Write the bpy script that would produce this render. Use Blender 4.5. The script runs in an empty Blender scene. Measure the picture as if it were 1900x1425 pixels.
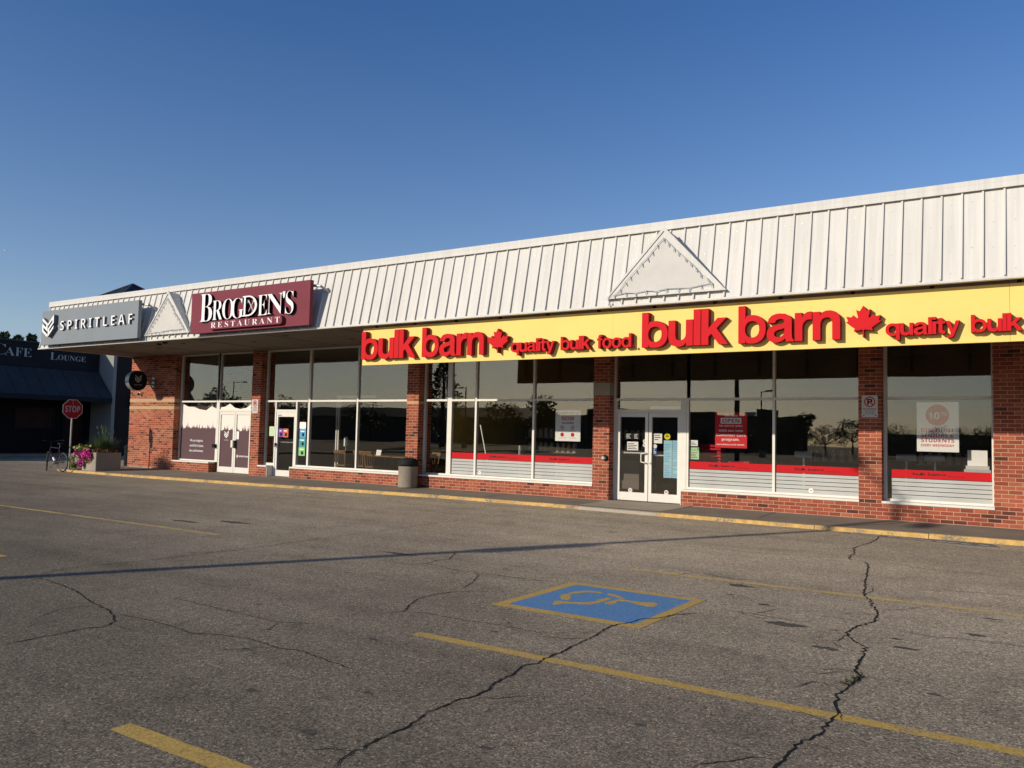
import bpy, bmesh, math, random
from mathutils import Vector, Matrix
from mathutils.geometry import tessellate_polygon
random.seed(7)
scene = bpy.context.scene
COL = scene.collection
# ------------------------------------------------------------------ camera
YAW, PIT, ROL = -0.585332, 0.0612412, 0.0228357
fw = Vector((math.sin(YAW)*math.cos(PIT), math.cos(YAW)*math.cos(PIT), math.sin(PIT)))
rt = Vector((math.cos(YAW), -math.sin(YAW), 0)); up = rt.cross(fw)
R2 = rt*math.cos(ROL)+up*math.sin(ROL); U2 = up*math.cos(ROL)-rt*math.sin(ROL)
cd = bpy.data.cameras.new('camera'); cam = bpy.data.objects.new('camera', cd); COL.objects.link(cam)
cd.sensor_width = 36; cd.lens = 1532.95/1900*36; cd.clip_end = 2000; cd.clip_start = .05
cam.matrix_world = Matrix(((R2.x,U2.x,-fw.x,0),(R2.y,U2.y,-fw.y,0),(R2.z,U2.z,-fw.z,1.5),(0,0,0,1)))
scene.camera = cam
# ------------------------------------------------------------------ world + sun
SUNV = Vector((-.49,-1,.426)).normalized()          # towards the sun
SUN_EL = math.asin(SUNV.z); SUN_AZ = math.atan2(SUNV.x, SUNV.y)
w = bpy.data.worlds.new('World'); scene.world = w; w.use_nodes = True
wn = w.node_tree; bg = wn.nodes['Background']
sky = wn.nodes.new('ShaderNodeTexSky'); sky.sky_type = 'NISHITA'; sky.sun_disc = False
sky.sun_elevation = SUN_EL; sky.sun_rotation = SUN_AZ % (2*math.pi)
sky.air_density = 1.0; sky.dust_density = .3; sky.ozone_density = 2.0
tint = wn.nodes.new('ShaderNodeMixRGB'); tint.blend_type = 'MULTIPLY'; tint.inputs[0].default_value = 1
tc = wn.nodes.new('ShaderNodeTexCoord'); sz = wn.nodes.new('ShaderNodeSeparateXYZ'); wn.links.new(tc.outputs['Generated'], sz.inputs[0])
rmp = wn.nodes.new('ShaderNodeValToRGB'); wn.links.new(sz.outputs[2], rmp.inputs[0])      # pale band at the horizon, deep blue overhead
rmp.color_ramp.elements[0].position = .03; rmp.color_ramp.elements[0].color = (1.10,1.10,1.24,1)
rmp.color_ramp.elements[1].position = .46; rmp.color_ramp.elements[1].color = (.52,.84,1.25,1)
e0 = rmp.color_ramp.elements.new(.0); e0.color = (.80,.98,1.45,1); rmp.color_ramp.elements[1].position = .10
wn.links.new(rmp.outputs[0], tint.inputs[2])
wn.links.new(sky.outputs[0], tint.inputs[1]); wn.links.new(tint.outputs[0], bg.inputs[0]); bg.inputs[1].default_value = .095
sd = bpy.data.lights.new('sun', 'SUN'); sd.energy = 4.3; sd.angle = math.radians(.53); sd.color = (1, .89, .72)
so = bpy.data.objects.new('sun', sd); COL.objects.link(so); so.rotation_euler = SUNV.to_track_quat('Z','Y').to_euler()
scene.view_settings.view_transform = 'Standard'; scene.view_settings.look = 'None'
scene.view_settings.exposure = 0.0; scene.view_settings.gamma = 1
scene.cycles.caustics_reflective = False; scene.cycles.caustics_refractive = False
scene.cycles.max_bounces = 8; scene.cycles.transparent_max_bounces = 16; scene.cycles.sample_clamp_indirect = 4

# ------------------------------------------------------------------ materials
class NT:
    def __init__(s, name):
        s.m = bpy.data.materials.new(name); s.m.use_nodes = True; s.t = s.m.node_tree
        s.b = s.t.nodes['Principled BSDF']; s.out = s.t.nodes['Material Output']
    def n(s, typ, **kw):
        nd = s.t.nodes.new('ShaderNode'+typ)
        for k, v in kw.items():
            if k.startswith('i_'):
                k2 = k[2:]; nd.inputs[int(k2) if k2.isdigit() else k2].default_value = v
            else: setattr(nd, k, v)
        return nd
    def l(s, a, b): s.t.links.new(a, b)
    def pos(s): return s.n('NewGeometry').outputs['Position']
    def noise(s, vec, sc, det=3, rough=.6):
        nd = s.n('TexNoise'); nd.inputs['Scale'].default_value = sc; nd.inputs['Detail'].default_value = det
        nd.inputs['Roughness'].default_value = rough; s.l(vec, nd.inputs['Vector']); return nd.outputs['Fac']
    def ramp(s, fac, stops, interp='LINEAR'):
        nd = s.n('ValToRGB'); cr = nd.color_ramp; cr.interpolation = interp
        while len(cr.elements) < len(stops): cr.elements.new(.5)
        for e, (p, c) in zip(cr.elements, stops):
            e.position = p; e.color = (c, c, c, 1) if not hasattr(c, '__len__') else (*c, 1)
        s.l(fac, nd.inputs[0]); return nd.outputs[0]
    def mix(s, fac, a, b, typ='MIX'):
        nd = s.n('MixRGB', blend_type=typ)
        for i, v in enumerate((fac, a, b)):
            if hasattr(v, 'is_linked'): s.l(v, nd.inputs[i])
            elif hasattr(v, '__len__'): nd.inputs[i].default_value = (*v, 1)
            else: nd.inputs[i].default_value = v if i == 0 else (v, v, v, 1)
        return nd.outputs[0]
    def math(s, op, a, b=0):
        nd = s.n('Math', operation=op)
        for i, v in enumerate((a, b)):
            if hasattr(v, 'is_linked'): s.l(v, nd.inputs[i])
            else: nd.inputs[i].default_value = v
        return nd.outputs[0]
    def bump(s, h, st, dist=.01):
        nd = s.n('Bump'); nd.inputs['Strength'].default_value = st; nd.inputs['Distance'].default_value = dist
        s.l(h, nd.inputs['Height']); s.l(nd.outputs[0], s.b.inputs['Normal'])
    def col(s, c):
        if hasattr(c, 'is_linked'): s.l(c, s.b.inputs['Base Color'])
        else: s.b.inputs['Base Color'].default_value = (*c, 1)
    def rough(s, r, spec=None, metal=None):
        s.b.inputs['Roughness'].default_value = r
        if spec is not None: s.b.inputs['Specular IOR Level'].default_value = spec
        if metal is not None: s.b.inputs['Metallic'].default_value = metal

def plain(name, c, r=.6, var=.12, sc=6, metal=0, spec=.10):
    if not metal: r = max(r, .62)
    k = NT(name); p = k.pos(); f = k.noise(p, sc, 4)
    k.col(k.mix(1, c, k.ramp(f, [(.3, 1-var), (.7, 1+var*.6)]), 'MULTIPLY')); k.rough(r, spec, metal); return k.m

def asphalt_col(k):
    p = k.pos()
    mp = k.n('Mapping'); mp.inputs['Scale'].default_value = (1,1,1); k.l(p, mp.inputs[0]); p = mp.outputs[0]
    v = k.n('TexVoronoi'); v.inputs['Scale'].default_value = 85; k.l(p, v.inputs['Vector'])
    sp = k.n('SeparateColor'); k.l(v.outputs['Color'], sp.inputs[0])
    v2 = k.n('TexVoronoi'); v2.inputs['Scale'].default_value = 190; k.l(p, v2.inputs['Vector'])
    sp2 = k.n('SeparateColor'); k.l(v2.outputs['Color'], sp2.inputs[0])
    agg = k.ramp(sp.outputs[0], [(0, .40), (.30, .78), (.8, 1.12), (.93, 1.5), (1, 2.1)])
    ag2 = k.ramp(sp2.outputs[1], [(0, .62), (.5, 1), (1, 1.4)])
    c = k.mix(1, agg, ag2, 'MULTIPLY')
    big = k.ramp(k.noise(p, .22, 5, .6), [(.3, .80), (.5, .98), (.7, 1.14)])
    med = k.ramp(k.noise(p, 1.7, 6, .68), [(.28, .74), (.45, .97), (.75, 1.08)])
    c = k.mix(1, c, big, 'MULTIPLY'); c = k.mix(1, c, med, 'MULTIPLY')
    sx = k.n('SeparateXYZ'); k.l(p, sx.inputs[0]); wob = k.math('MULTIPLY', k.noise(p, .35, 3), 4)
    near_far = k.ramp(k.math('DIVIDE', k.math('ADD', k.math('ADD', sx.outputs[1], wob), k.math('MULTIPLY', sx.outputs[0], .35)), 20), [(.05, .52), (.19, .64), (.285, .86), (.45, 1.28), (.6, 1.62)])
    c = k.mix(1, c, near_far, 'MULTIPLY')  # base tone climbs from the near stalls towards the shop row
    m2 = k.n('Mapping'); m2.inputs['Scale'].default_value = (.16, 1.5, 1); m2.inputs['Rotation'].default_value = (0, 0, .12); k.l(p, m2.inputs[0])
    c = k.mix(1, c, k.ramp(k.noise(m2.outputs[0], 1.0, 5, .62), [(.32, .84), (.5, 1.0), (.68, 1.10)]), 'MULTIPLY')
    oil = k.ramp(k.noise(p, 2.6, 2, .5), [(.22, .62), (.31, 1)])
    c = k.mix(1, c, oil, 'MULTIPLY')
    tint = k.ramp(sp.outputs[2], [(0, (.255,.216,.160)), (.5, (.267,.223,.160)), (1, (.273,.220,.150))])
    return k.mix(1, tint, c, 'MULTIPLY'), sp.outputs[0], v.outputs['Distance'], p

def mk_asphalt():
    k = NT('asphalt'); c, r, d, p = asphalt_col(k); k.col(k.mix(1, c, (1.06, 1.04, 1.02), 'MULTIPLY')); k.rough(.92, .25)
    h = k.math('ADD', k.noise(p, 70, 3), k.math('MULTIPLY', r, .5)); k.bump(h, .55, .006); return k.m

def mk_paint(name, c, wear=.45, edge=.08):
    k = NT(name); ac, r, d, p = asphalt_col(k)
    n1 = k.math('ADD', k.math('MULTIPLY', k.noise(p, 55, 4, .7), .55), k.math('MULTIPLY', k.noise(p, 3.1, 4), .45))
    m = k.ramp(n1, [(wear-edge, 0), (wear+edge, 1)])
    cc = k.mix(1, c, k.ramp(r, [(0, .72), (.5, 1), (1, 1.12)]), 'MULTIPLY')
    k.col(k.mix(m, ac, cc)); k.rough(.8, .25); k.bump(k.noise(p, 70, 3), .45, .005); return k.m

def mk_brick(name, tint=(1,1,1), dark=.13):
    k = NT(name); g = k.n('NewGeometry'); sx = k.n('SeparateXYZ'); k.l(g.outputs['Position'], sx.inputs[0])
    sn = k.n('SeparateXYZ'); k.l(g.outputs['True Normal'], sn.inputs[0])
    side = k.math('GREATER_THAN', k.math('ABSOLUTE', sn.outputs[0]), .5)
    u = k.math('ADD', k.math('MULTIPLY', sx.outputs[0], k.math('SUBTRACT', 1, side)), k.math('MULTIPLY', sx.outputs[1], side))
    cv = k.n('CombineXYZ'); k.l(u, cv.inputs[0]); k.l(sx.outputs[2], cv.inputs[1])
    wob = k.noise(cv.outputs[0], 9, 2); 
    bt = k.n('TexBrick'); bt.offset = .5; bt.squash = 1
    for nm, v in (('Scale', 1), ('Mortar Size', .0055), ('Mortar Smooth', .25), ('Bias', 0), ('Brick Width', .225), ('Row Height', .0765)): bt.inputs[nm].default_value = v
    bt.inputs['Color1'].default_value = (0,0,0,1); bt.inputs['Color2'].default_value = (1,1,1,1); bt.inputs['Mortar'].default_value = (.5,.5,.5,1)
    k.l(cv.outputs[0], bt.inputs['Vector'])
    rc = k.ramp(bt.outputs['Color'], [(0, (.085,.036,.030)), (dark, (.115,.045,.034)), (dark+.02, (.215,.062,.040)), (.5, (.275,.078,.047)), (.8, (.33,.098,.055)), (1, (.37,.125,.07))])
    fine = k.ramp(k.noise(cv.outputs[0], 60, 4), [(.3, .8), (.7, 1.18)])
    dirt = k.ramp(k.noise(cv.outputs[0], 1.3, 5), [(.3, .8), (.6, 1.06)])
    rc = k.mix(1, k.mix(1, rc, fine, 'MULTIPLY'), dirt, 'MULTIPLY')
    rc = k.mix(1, rc, tint, 'MULTIPLY')
    mo = k.mix(1, (.52,.345,.25), dirt, 'MULTIPLY')
    k.col(k.mix(bt.outputs['Fac'], rc, mo)); k.rough(.9, .08)
    h = k.math('SUBTRACT', k.math('MULTIPLY', k.noise(cv.outputs[0], 90, 3), .25), bt.outputs['Fac']); k.bump(h, .6, .008); return k.m

def mk_glass(name, trans=(.93,.925,.91), r0=.068, rmax=.94):
    k = NT(name); k.t.nodes.remove(k.b); g = k.n('NewGeometry')
    dt = k.n('VectorMath', operation='DOT_PRODUCT'); k.l(g.outputs['Incoming'], dt.inputs[0]); k.l(g.outputs['Normal'], dt.inputs[1])
    c = k.math('SUBTRACT', 1, k.math('ABSOLUTE', dt.outputs['Value'])); p5 = k.math('POWER', c, 3.6)
    f = k.math('ADD', k.math('MULTIPLY', p5, rmax), r0)
    tr = k.n('BsdfTransparent'); tr.inputs[0].default_value = (*[x**.5 for x in trans], 1)
    gl = k.n('BsdfGlossy'); gl.inputs['Roughness'].default_value = 0; gl.inputs[0].default_value = (1,.92,.77,1)
    wv = k.noise(g.outputs['Position'], .9, 1)
    bp = k.n('Bump'); bp.inputs['Strength'].default_value = .03; bp.inputs['Distance'].default_value = .05; k.l(wv, bp.inputs['Height']); k.l(bp.outputs[0], gl.inputs['Normal'])
    mx = k.n('MixShader'); k.l(f, mx.inputs[0]); k.l(tr.outputs[0], mx.inputs[1]); k.l(gl.outputs[0], mx.inputs[2])
    k.l(mx.outputs[0], k.out.inputs[0]); return k.m

def mk_leaf(name, c1, c2, tr=.25):
    k = NT(name); g = k.n('NewGeometry'); r = k.n('ObjectInfo')
    n1 = k.noise(g.outputs['Position'], 1.3, 3); rnd = g.outputs['Random Per Island']
    f = k.math('ADD', k.math('MULTIPLY', n1, .5), k.math('MULTIPLY', rnd, .5))
    k.col(k.ramp(f, [(.25, c1), (.75, c2)])); k.rough(.6, .25); return k.m

def mk_concrete(name, c, st=.3, patch=.18):
    k = NT(name); p = k.pos()
    f = k.ramp(k.noise(p, 1.1, 6, .65), [(.3, 1-patch), (.7, 1+patch*.7)]); f2 = k.ramp(k.noise(p, 45, 4, .7), [(.3, .82), (.7, 1.15)])
    k.col(k.mix(1, k.mix(1, c, f, 'MULTIPLY'), f2, 'MULTIPLY')); k.rough(.9, .2); k.bump(k.noise(p, 60, 4), st, .004); return k.m

def mk_kerb():
    k = NT('yellow_kerb_paint'); p = k.pos()
    n1 = k.math('ADD', k.math('MULTIPLY', k.noise(p, 30, 5, .75), .5), k.math('MULTIPLY', k.noise(p, 2.3, 4), .5))
    m = k.ramp(n1, [(.41, 0), (.49, 1)])
    y = k.mix(1, (.58,.365,.125), k.ramp(k.noise(p, 8, 4), [(.3, .75), (.7, 1.15)]), 'MULTIPLY')
    k.col(k.mix(m, (.20,.17,.13), y)); k.rough(.8, .25); k.bump(n1, .5, .01); return k.m

def mk_metal_white():
    k = NT('white_sheet_metal'); p = k.pos()
    mp = k.n('Mapping'); mp.inputs['Scale'].default_value = (9, 1, .35); k.l(p, mp.inputs[0])
    f = k.ramp(k.noise(mp.outputs[0], 1.6, 4, .6), [(.3, .90), (.7, 1.04)])
    f2 = k.ramp(k.noise(p, .6, 4, .6), [(.3, .96), (.7, 1.02)])
    k.col(k.mix(1, k.mix(1, (.655,.635,.595), f, 'MULTIPLY'), f2, 'MULTIPLY')); k.rough(.6, .15)
    sx = k.n('SeparateXYZ'); k.l(p, sx.inputs[0])
    k.bump(k.math('SINE', k.math('MULTIPLY', sx.outputs[0], 6.2832/.0725)), .10, .004); return k.m

M = {}
M['asphalt'] = mk_asphalt()
M['line'] = mk_paint('yellow_road_paint', (.50,.325,.085), .40, .07)
M['line_worn'] = mk_paint('worn_yellow_road_paint', (.56,.39,.12), .455, .10)
M['blue_paint'] = mk_paint('blue_road_paint', (.10,.235,.43), .36, .07)
M['crack'] = plain('crack_filler', (.022,.020,.018), .95, .4, 20)
M['grit'] = plain('tar_stain', (.105,.093,.078), .85, .5, 30)
M['patch'] = mk_concrete('grey_patch', (.17,.165,.165), .4)
M['brick'] = mk_brick('red_brick', (1.08,.98,.95), .075)
M['brick_orange'] = mk_brick('orange_red_brick', (1.2,1.18,1.1), .14)
M['tan'] = plain('tan_brick', (.50,.33,.19), .85, .2, 18)
M['stone'] = mk_concrete('pale_stone', (.36,.31,.25))
M['glass'] = mk_glass('shop_glass')
M['white'] = mk_metal_white()
M['trim'] = plain('white_painted_aluminium', (.72,.69,.63), .4, .06, 4, 0, .4)
M['panel'] = plain('off_white_render', (.60,.575,.54), .8, .07, 2.2)
M['soffit'] = plain('taupe_soffit', (.215,.180,.148), .85, .12, 1.5)
M['dark_metal'] = plain('dark_bronze_metal', (.045,.038,.032), .5, .2, 5)
M['backing'] = plain('taupe_sign_back', (.42,.37,.31), .85, .15, 1.2)
M['black'] = plain('black_paint', (.012,.012,.013), .45, .2, 8)
M['grey_sign'] = plain('blue_grey_sign_paint', (.235,.262,.285), .5, .05, 1.2)
M['grey_return'] = plain('grey_letter_return', (.17,.19,.21), .5, .05, 3)
M['maroon'] = plain('maroon_sign_paint', (.20,.045,.062), .5, .07, 1.4)
M['letter_white'] = plain('white_letter_acrylic', (.86,.86,.85), .35, .02, 3)
M['yellow'] = plain('yellow_sign_panel', (.88,.645,.20), .45, .055, .9)
M['red'] = plain('red_letter_acrylic', (.60,.012,.018), .4, .05, 3)
M['red_return'] = plain('dark_red_letter_return', (.27,.016,.018), .5, .08, 3)
M['film_red'] = plain('red_window_film', (.50,.012,.018), .5, .05, 2)
M['film_white'] = plain('frosted_window_film', (.45,.46,.445), .7, .10, 1.6)
M['purple'] = plain('plum_brown_window_vinyl', (.115,.068,.075), .5, .05, 2)
M['cream'] = plain('cream_window_vinyl', (.82,.74,.68), .6, .03, 2)
M['paper'] = plain('white_paper', (.87,.87,.84), .8, .04, 3)
M['poster_red'] = plain('red_poster', (.66,.035,.045), .55, .05, 3)
M['ink'] = plain('black_ink', (.02,.02,.02), .6, .05, 3)
M['ink_red'] = plain('red_ink', (.55,.03,.035), .6, .05, 3)
M['ink_green'] = plain('dark_green_ink', (.03,.07,.05), .6, .05, 3)
M['lightblue'] = plain('pale_blue_paper', (.36,.60,.70), .8, .04, 3)
M['green'] = plain('green_sticker', (.22,.52,.18), .6, .08, 6)
M['palegreen'] = plain('pale_green_sticker', (.52,.70,.44), .6, .08, 6)
M['violet'] = plain('violet_sticker', (.20,.10,.38), .6, .08, 6)
M['coral'] = plain('coral_sticker', (.62,.13,.09), .6, .08, 6)
M['skyblue'] = plain('sky_blue_sticker', (.12,.36,.62), .6, .08, 6)
M['teal'] = plain('teal_sticker', (.06,.33,.36), .6, .08, 6)
M['signblue'] = plain('blue_sticker', (.03,.09,.35), .6, .05, 6)
M['sticker_yellow'] = plain('yellow_sticker', (.80,.66,.03), .6, .05, 6)
M['concrete'] = mk_concrete('brown_grey_concrete', (.235,.198,.160))
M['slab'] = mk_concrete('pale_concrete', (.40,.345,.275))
M['kerb'] = mk_kerb()
M['aggregate'] = mk_concrete('exposed_aggregate', (.265,.225,.175), .8, .25)
M['planter'] = mk_concrete('planter_concrete', (.33,.28,.225), .5)
M['steel'] = plain('galvanised_steel', (.42,.42,.42), .45, .12, 9, .7)
M['chrome'] = plain('polished_steel', (.6,.6,.6), .25, .05, 5, .9)
M['stop_red'] = plain('red_sign_sheeting', (.36,.018,.03), .5, .06, 3)
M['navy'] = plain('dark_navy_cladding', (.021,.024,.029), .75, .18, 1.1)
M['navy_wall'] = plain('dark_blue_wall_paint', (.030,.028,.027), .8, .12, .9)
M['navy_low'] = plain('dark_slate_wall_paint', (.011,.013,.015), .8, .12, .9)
M['awning'] = plain('slate_blue_awning_metal', (.046,.054,.062), .6, .15, 1.4)
M['greywall'] = plain('light_grey_render', (.30,.30,.285), .85, .05, 1)
M['roof_dark'] = plain('dark_standing_seam_metal', (.050,.060,.075), .4, .15, 1.6, .3)
M['cafe_letter'] = plain('silver_grey_letter', (.42,.45,.48), .5, .06, 3)
M['cafe_glass'] = plain('dark_cafe_glass', (.030,.014,.010), .4, .5, 1.2, 0, .2)
M['wood'] = plain('brown_chair_wood', (.20,.11,.05), .5, .2, 12)
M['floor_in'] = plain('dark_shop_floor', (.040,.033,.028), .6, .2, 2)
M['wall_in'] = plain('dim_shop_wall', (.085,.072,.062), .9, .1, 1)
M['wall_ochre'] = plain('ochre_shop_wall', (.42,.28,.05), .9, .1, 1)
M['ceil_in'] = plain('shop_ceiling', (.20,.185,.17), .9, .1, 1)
M['shelf'] = plain('shelf_grey', (.15,.13,.115), .6, .1, 4)
M['basket'] = plain('red_plastic', (.50,.02,.035), .4, .05, 4)
M['jar'] = plain('jar_plastic', (.38,.32,.25), .3, .25, 9)
M['rubber'] = plain('black_rubber', (.02,.02,.02), .7, .2, 10)
M['bike_steel'] = plain('worn_bike_steel', (.16,.16,.16), .45, .1, 5, .5)
M['bike_frame'] = plain('violet_bike_enamel', (.05,.02,.05), .35, .1, 5)
M['bark'] = plain('tree_bark', (.07,.05,.035), .9, .3, 12)
M['leaf'] = mk_leaf('tree_leaves', (.022,.040,.014), (.065,.10,.032))
M['needle'] = mk_leaf('conifer_needles', (.018,.034,.016), (.050,.075,.030))
M['grassy'] = mk_leaf('planter_grass_blades', (.035,.07,.02), (.10,.15,.045))
M['vine'] = mk_leaf('lime_vine_leaves', (.14,.17,.03), (.36,.34,.07))
M['petal_pink'] = mk_leaf('magenta_petals', (.48,.03,.22), (.75,.10,.42))
M['petal_white'] = mk_leaf('white_petals', (.62,.60,.45), (.80,.78,.66))
M['petal_rust'] = mk_leaf('rust_petals', (.20,.09,.04), (.38,.16,.07))
M['soil'] = plain('potting_soil', (.03,.022,.016), .95, .3, 20)
M['store'] = plain('far_store_wall', (.10,.085,.075), .9, .1, .4)
M['weed'] = mk_leaf('weed_leaves', (.05,.05,.02), (.09,.09,.035))

# ------------------------------------------------------------------ mesh builder
class MB:
    def __init__(s): s.v = []; s.f = []; s.mi = []; s.cur = 0
    def add(s, vs, fs):
        b = len(s.v); s.v += [tuple(p) for p in vs]; s.f += [[i+b for i in f] for f in fs]; s.mi += [s.cur]*len(fs)
        return s
    def box(s, x0, x1, y0, y1, z0, z1):
        if x0 > x1: x0, x1 = x1, x0
        if y0 > y1: y0, y1 = y1, y0
        if z0 > z1: z0, z1 = z1, z0
        return s.add([(x0,y0,z0),(x1,y0,z0),(x1,y1,z0),(x0,y1,z0),(x0,y0,z1),(x1,y0,z1),(x1,y1,z1),(x0,y1,z1)],
              [(3,2,1,0),(4,5,6,7),(0,1,5,4),(1,2,6,5),(2,3,7,6),(3,0,4,7)])
    def hexa(s, p): # 8 points, bottom loop ccw then top loop
        return s.add(p, [(3,2,1,0),(4,5,6,7),(0,1,5,4),(1,2,6,5),(2,3,7,6),(3,0,4,7)])
    def tube(s, p0, p1, r0, r1=None, n=10, cap=True):
        p0 = Vector(p0); p1 = Vector(p1); r1 = r0 if r1 is None else r1
        d = (p1-p0).normalized(); a = d.orthogonal().normalized(); b = d.cross(a)
        vs = []
        for p, r in ((p0, r0), (p1, r1)):
            for i in range(n):
                t = 2*math.pi*i/n; vs.append(p+(a*math.cos(t)+b*math.sin(t))*r)
        fs = [(i, (i+1)%n, n+(i+1)%n, n+i) for i in range(n)]
        if cap: fs += [tuple(range(n-1, -1, -1)), tuple(range(n, 2*n))]
        return s.add(vs, fs)
    def path(s, pts, r, n=8):
        for a, b in zip(pts[:-1], pts[1:]): s.tube(a, b, r, r, n)
        return s
    def ring(s, c, ax, R, r, n=28, k=8):
        c = Vector(c); ax = Vector(ax).normalized(); a = ax.orthogonal().normalized(); b = ax.cross(a); vs = []; fs = []
        for i in range(n):
            t = 2*math.pi*i/n; d = a*math.cos(t)+b*math.sin(t)
            for j in range(k):
                u = 2*math.pi*j/k; vs.append(c+d*(R+r*math.cos(u))+ax*(r*math.sin(u)))
        for i in range(n):
            for j in range(k): fs.append((i*k+j, ((i+1)%n)*k+j, ((i+1)%n)*k+(j+1)%k, i*k+(j+1)%k))
        return s.add(vs, fs)
    def lathe(s, c, prof, n=28):
        vs = []; fs = []; m = len(prof)
        for i in range(n):
            t = 2*math.pi*i/n
            for r, z in prof: vs.append((c[0]+r*math.cos(t), c[1]+r*math.sin(t), c[2]+z))
        for i in range(n):
            for j in range(m-1): fs.append((i*m+j, ((i+1)%n)*m+j, ((i+1)%n)*m+j+1, i*m+j+1))
        return s.add(vs, fs)
    def ball(s, c, r, n=10, m=6, sz=1):
        prof = [(r*math.sin(math.pi*j/m)+1e-5, -r*sz*math.cos(math.pi*j/m)) for j in range(m+1)]
        return s.lathe(c, prof, n)
    def extr(s, loops, O, u, v, d, side=None):
        """filled outline with holes, front face at O plane, running back d against the normal u x v"""
        O = Vector(O); u = Vector(u); v = Vector(v); n = u.cross(v)
        pts = [p for L in loops for p in L]
        tris = tessellate_polygon([[Vector((x, y, 0)) for x, y in L] for L in loops])
        N = len(pts); P = [O+u*x+v*y for x, y in pts]; Q = [p-n*d for p in P]
        fr = []; bk = []
        for t in tris:
            a, b, c = [pts[i] for i in t]
            ar = (b[0]-a[0])*(c[1]-a[1])-(b[1]-a[1])*(c[0]-a[0])
            if abs(ar) < 1e-12: continue
            t = t if ar > 0 else t[::-1]; fr.append(t); bk.append(tuple(i+N for i in t[::-1]))
        sf = []; o = 0
        for li, L in enumerate(loops):
            m = len(L); A = sum(L[i][0]*L[(i+1)%m][1]-L[(i+1)%m][0]*L[i][1] for i in range(m))
            ccw = (A > 0) == (li == 0)
            for i in range(m):
                a, b = o+i, o+(i+1)%m
                sf.append((a, a+N, b+N, b) if ccw else (b, b+N, a+N, a))
            o += m
        base = len(s.v); s.v += [tuple(p) for p in P+Q]
        for f in fr+bk: s.f.append([i+base for i in f]); s.mi.append(s.cur)
        for f in sf: s.f.append([i+base for i in f]); s.mi.append(s.cur if side is None else side)
        return s
ORG = {}
def build(s, name, mats, parent=None, **props):
    off = Vector(ORG[parent.name]) if parent else Vector((0,0,0))
    loc = props.pop('loc', None)
    if loc is not None: off = Vector(loc)
    me = bpy.data.meshes.new(name)
    me.from_pydata([tuple(Vector(p)-off) for p in s.v], [], s.f)
    if not isinstance(mats, (list, tuple)): mats = [mats]
    for m in mats: me.materials.append(m)
    me.polygons.foreach_set('material_index', s.mi)
    if props.pop('smooth', False): me.polygons.foreach_set('use_smooth', [True]*len(me.polygons))
    me.update(); o = bpy.data.objects.new(name, me); COL.objects.link(o)
    ORG[o.name] = tuple(off)
    if loc is not None: o.location = loc
    if parent: o.parent = parent
    for k, v in props.items(): o[k] = v
    return o
MB.build = build
def thing(name, loc, label, category, group=None):
    o = bpy.data.objects.new(name, None); o.location = loc; o.empty_display_size = .2; COL.objects.link(o)
    ORG[o.name] = tuple(loc); o['label'] = label; o['category'] = category
    if group: o['group'] = group
    return o
def copy_tree(root, loc, label, rotz=None):
    r = root.copy(); COL.objects.link(r); r.location = loc; r['label'] = label
    if rotz is not None: r.rotation_euler = (0,0,rotz)
    def kids(src, dst):
        for ch in [c for c in ALLKIDS(src)]:
            c = ch.copy(); COL.objects.link(c); c.parent = dst; kids(ch, c)
    kids(root, r); return r
def ALLKIDS(o): return [c for c in bpy.data.objects if c.parent == o]

# ------------------------------------------------------------------ lettering
def mathify(t, style):
    if style == 'reg': return t
    U, L, D = {'sans': (0x1D5D4, 0x1D5EE, 0x1D7EC), 'serif': (0x1D400, 0x1D41A, 0x1D7CE)}[style]
    return ''.join(chr(U+ord(c)-65) if 'A' <= c <= 'Z' else chr(L+ord(c)-97) if 'a' <= c <= 'z' else chr(D+ord(c)-48) if '0' <= c <= '9' else c for c in t)
TC = {}
def text_mesh(t, style='sans', track=1.0, extrude=True):
    key = (t, style, track, extrude)
    if key in TC: return TC[key]
    c = bpy.data.curves.new('lettering', 'FONT'); c.body = mathify(t, style); c.size = 1; c.space_character = track
    c.offset = -.012 if style == 'serif' else (-.016 if track > 1.2 else 0); c.resolution_u = 4; c.extrude = .5 if extrude else 0; c.fill_mode = 'BOTH' if extrude else 'FRONT'
    o = bpy.data.objects.new('lettering', c); COL.objects.link(o); dg = bpy.context.evaluated_depsgraph_get()
    me = bpy.data.meshes.new_from_object(o.evaluated_get(dg)); bpy.data.objects.remove(o); bpy.data.curves.remove(c)
    vs = [tuple(v.co) for v in me.vertices]; fs = [tuple(p.vertices) for p in me.polygons]; fn = [p.normal.z for p in me.polygons]
    bpy.data.meshes.remove(me); TC[key] = (vs, fs, fn); return TC[key]
def text(mb, t, O, u, v, x0, x1, z0, z1, d=.0, style='sans', track=1.0, side=None, lean=0):
    """fit the written word t into the rectangle x0..x1, z0..z1 of the plane (O,u,v); d = depth of the letters"""
    vs, fs, fn = text_mesh(t, style, track, d > 0)
    xs = [p[0] for p in vs]; ys = [p[1] for p in vs]; a, b, c, e = min(xs), max(xs), min(ys), max(ys)
    O = Vector(O); u = Vector(u); v = Vector(v); n = u.cross(v); out = []
    for x, y, z in vs:
        q = (y-c)/(e-c)
        out.append(O+u*(x0+(x-a)/(b-a)*(x1-x0)+lean*q)+v*(z0+q*(z1-z0))+n*((z-.5)*d if d > 0 else 0))
    bs = len(mb.v); mb.v += [tuple(p) for p in out]
    for f, q in zip(fs, fn):
        mb.f.append([i+bs for i in f]); mb.mi.append(mb.cur if (side is None or abs(q) > .5) else side)
FX = (1,0,0); FZ = (0,0,1)      # facade frame: faces -Y
def ftext(mb, t, Y, *a, **k): text(mb, t, (0, Y, 0), FX, FZ, *a, **k)

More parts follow.
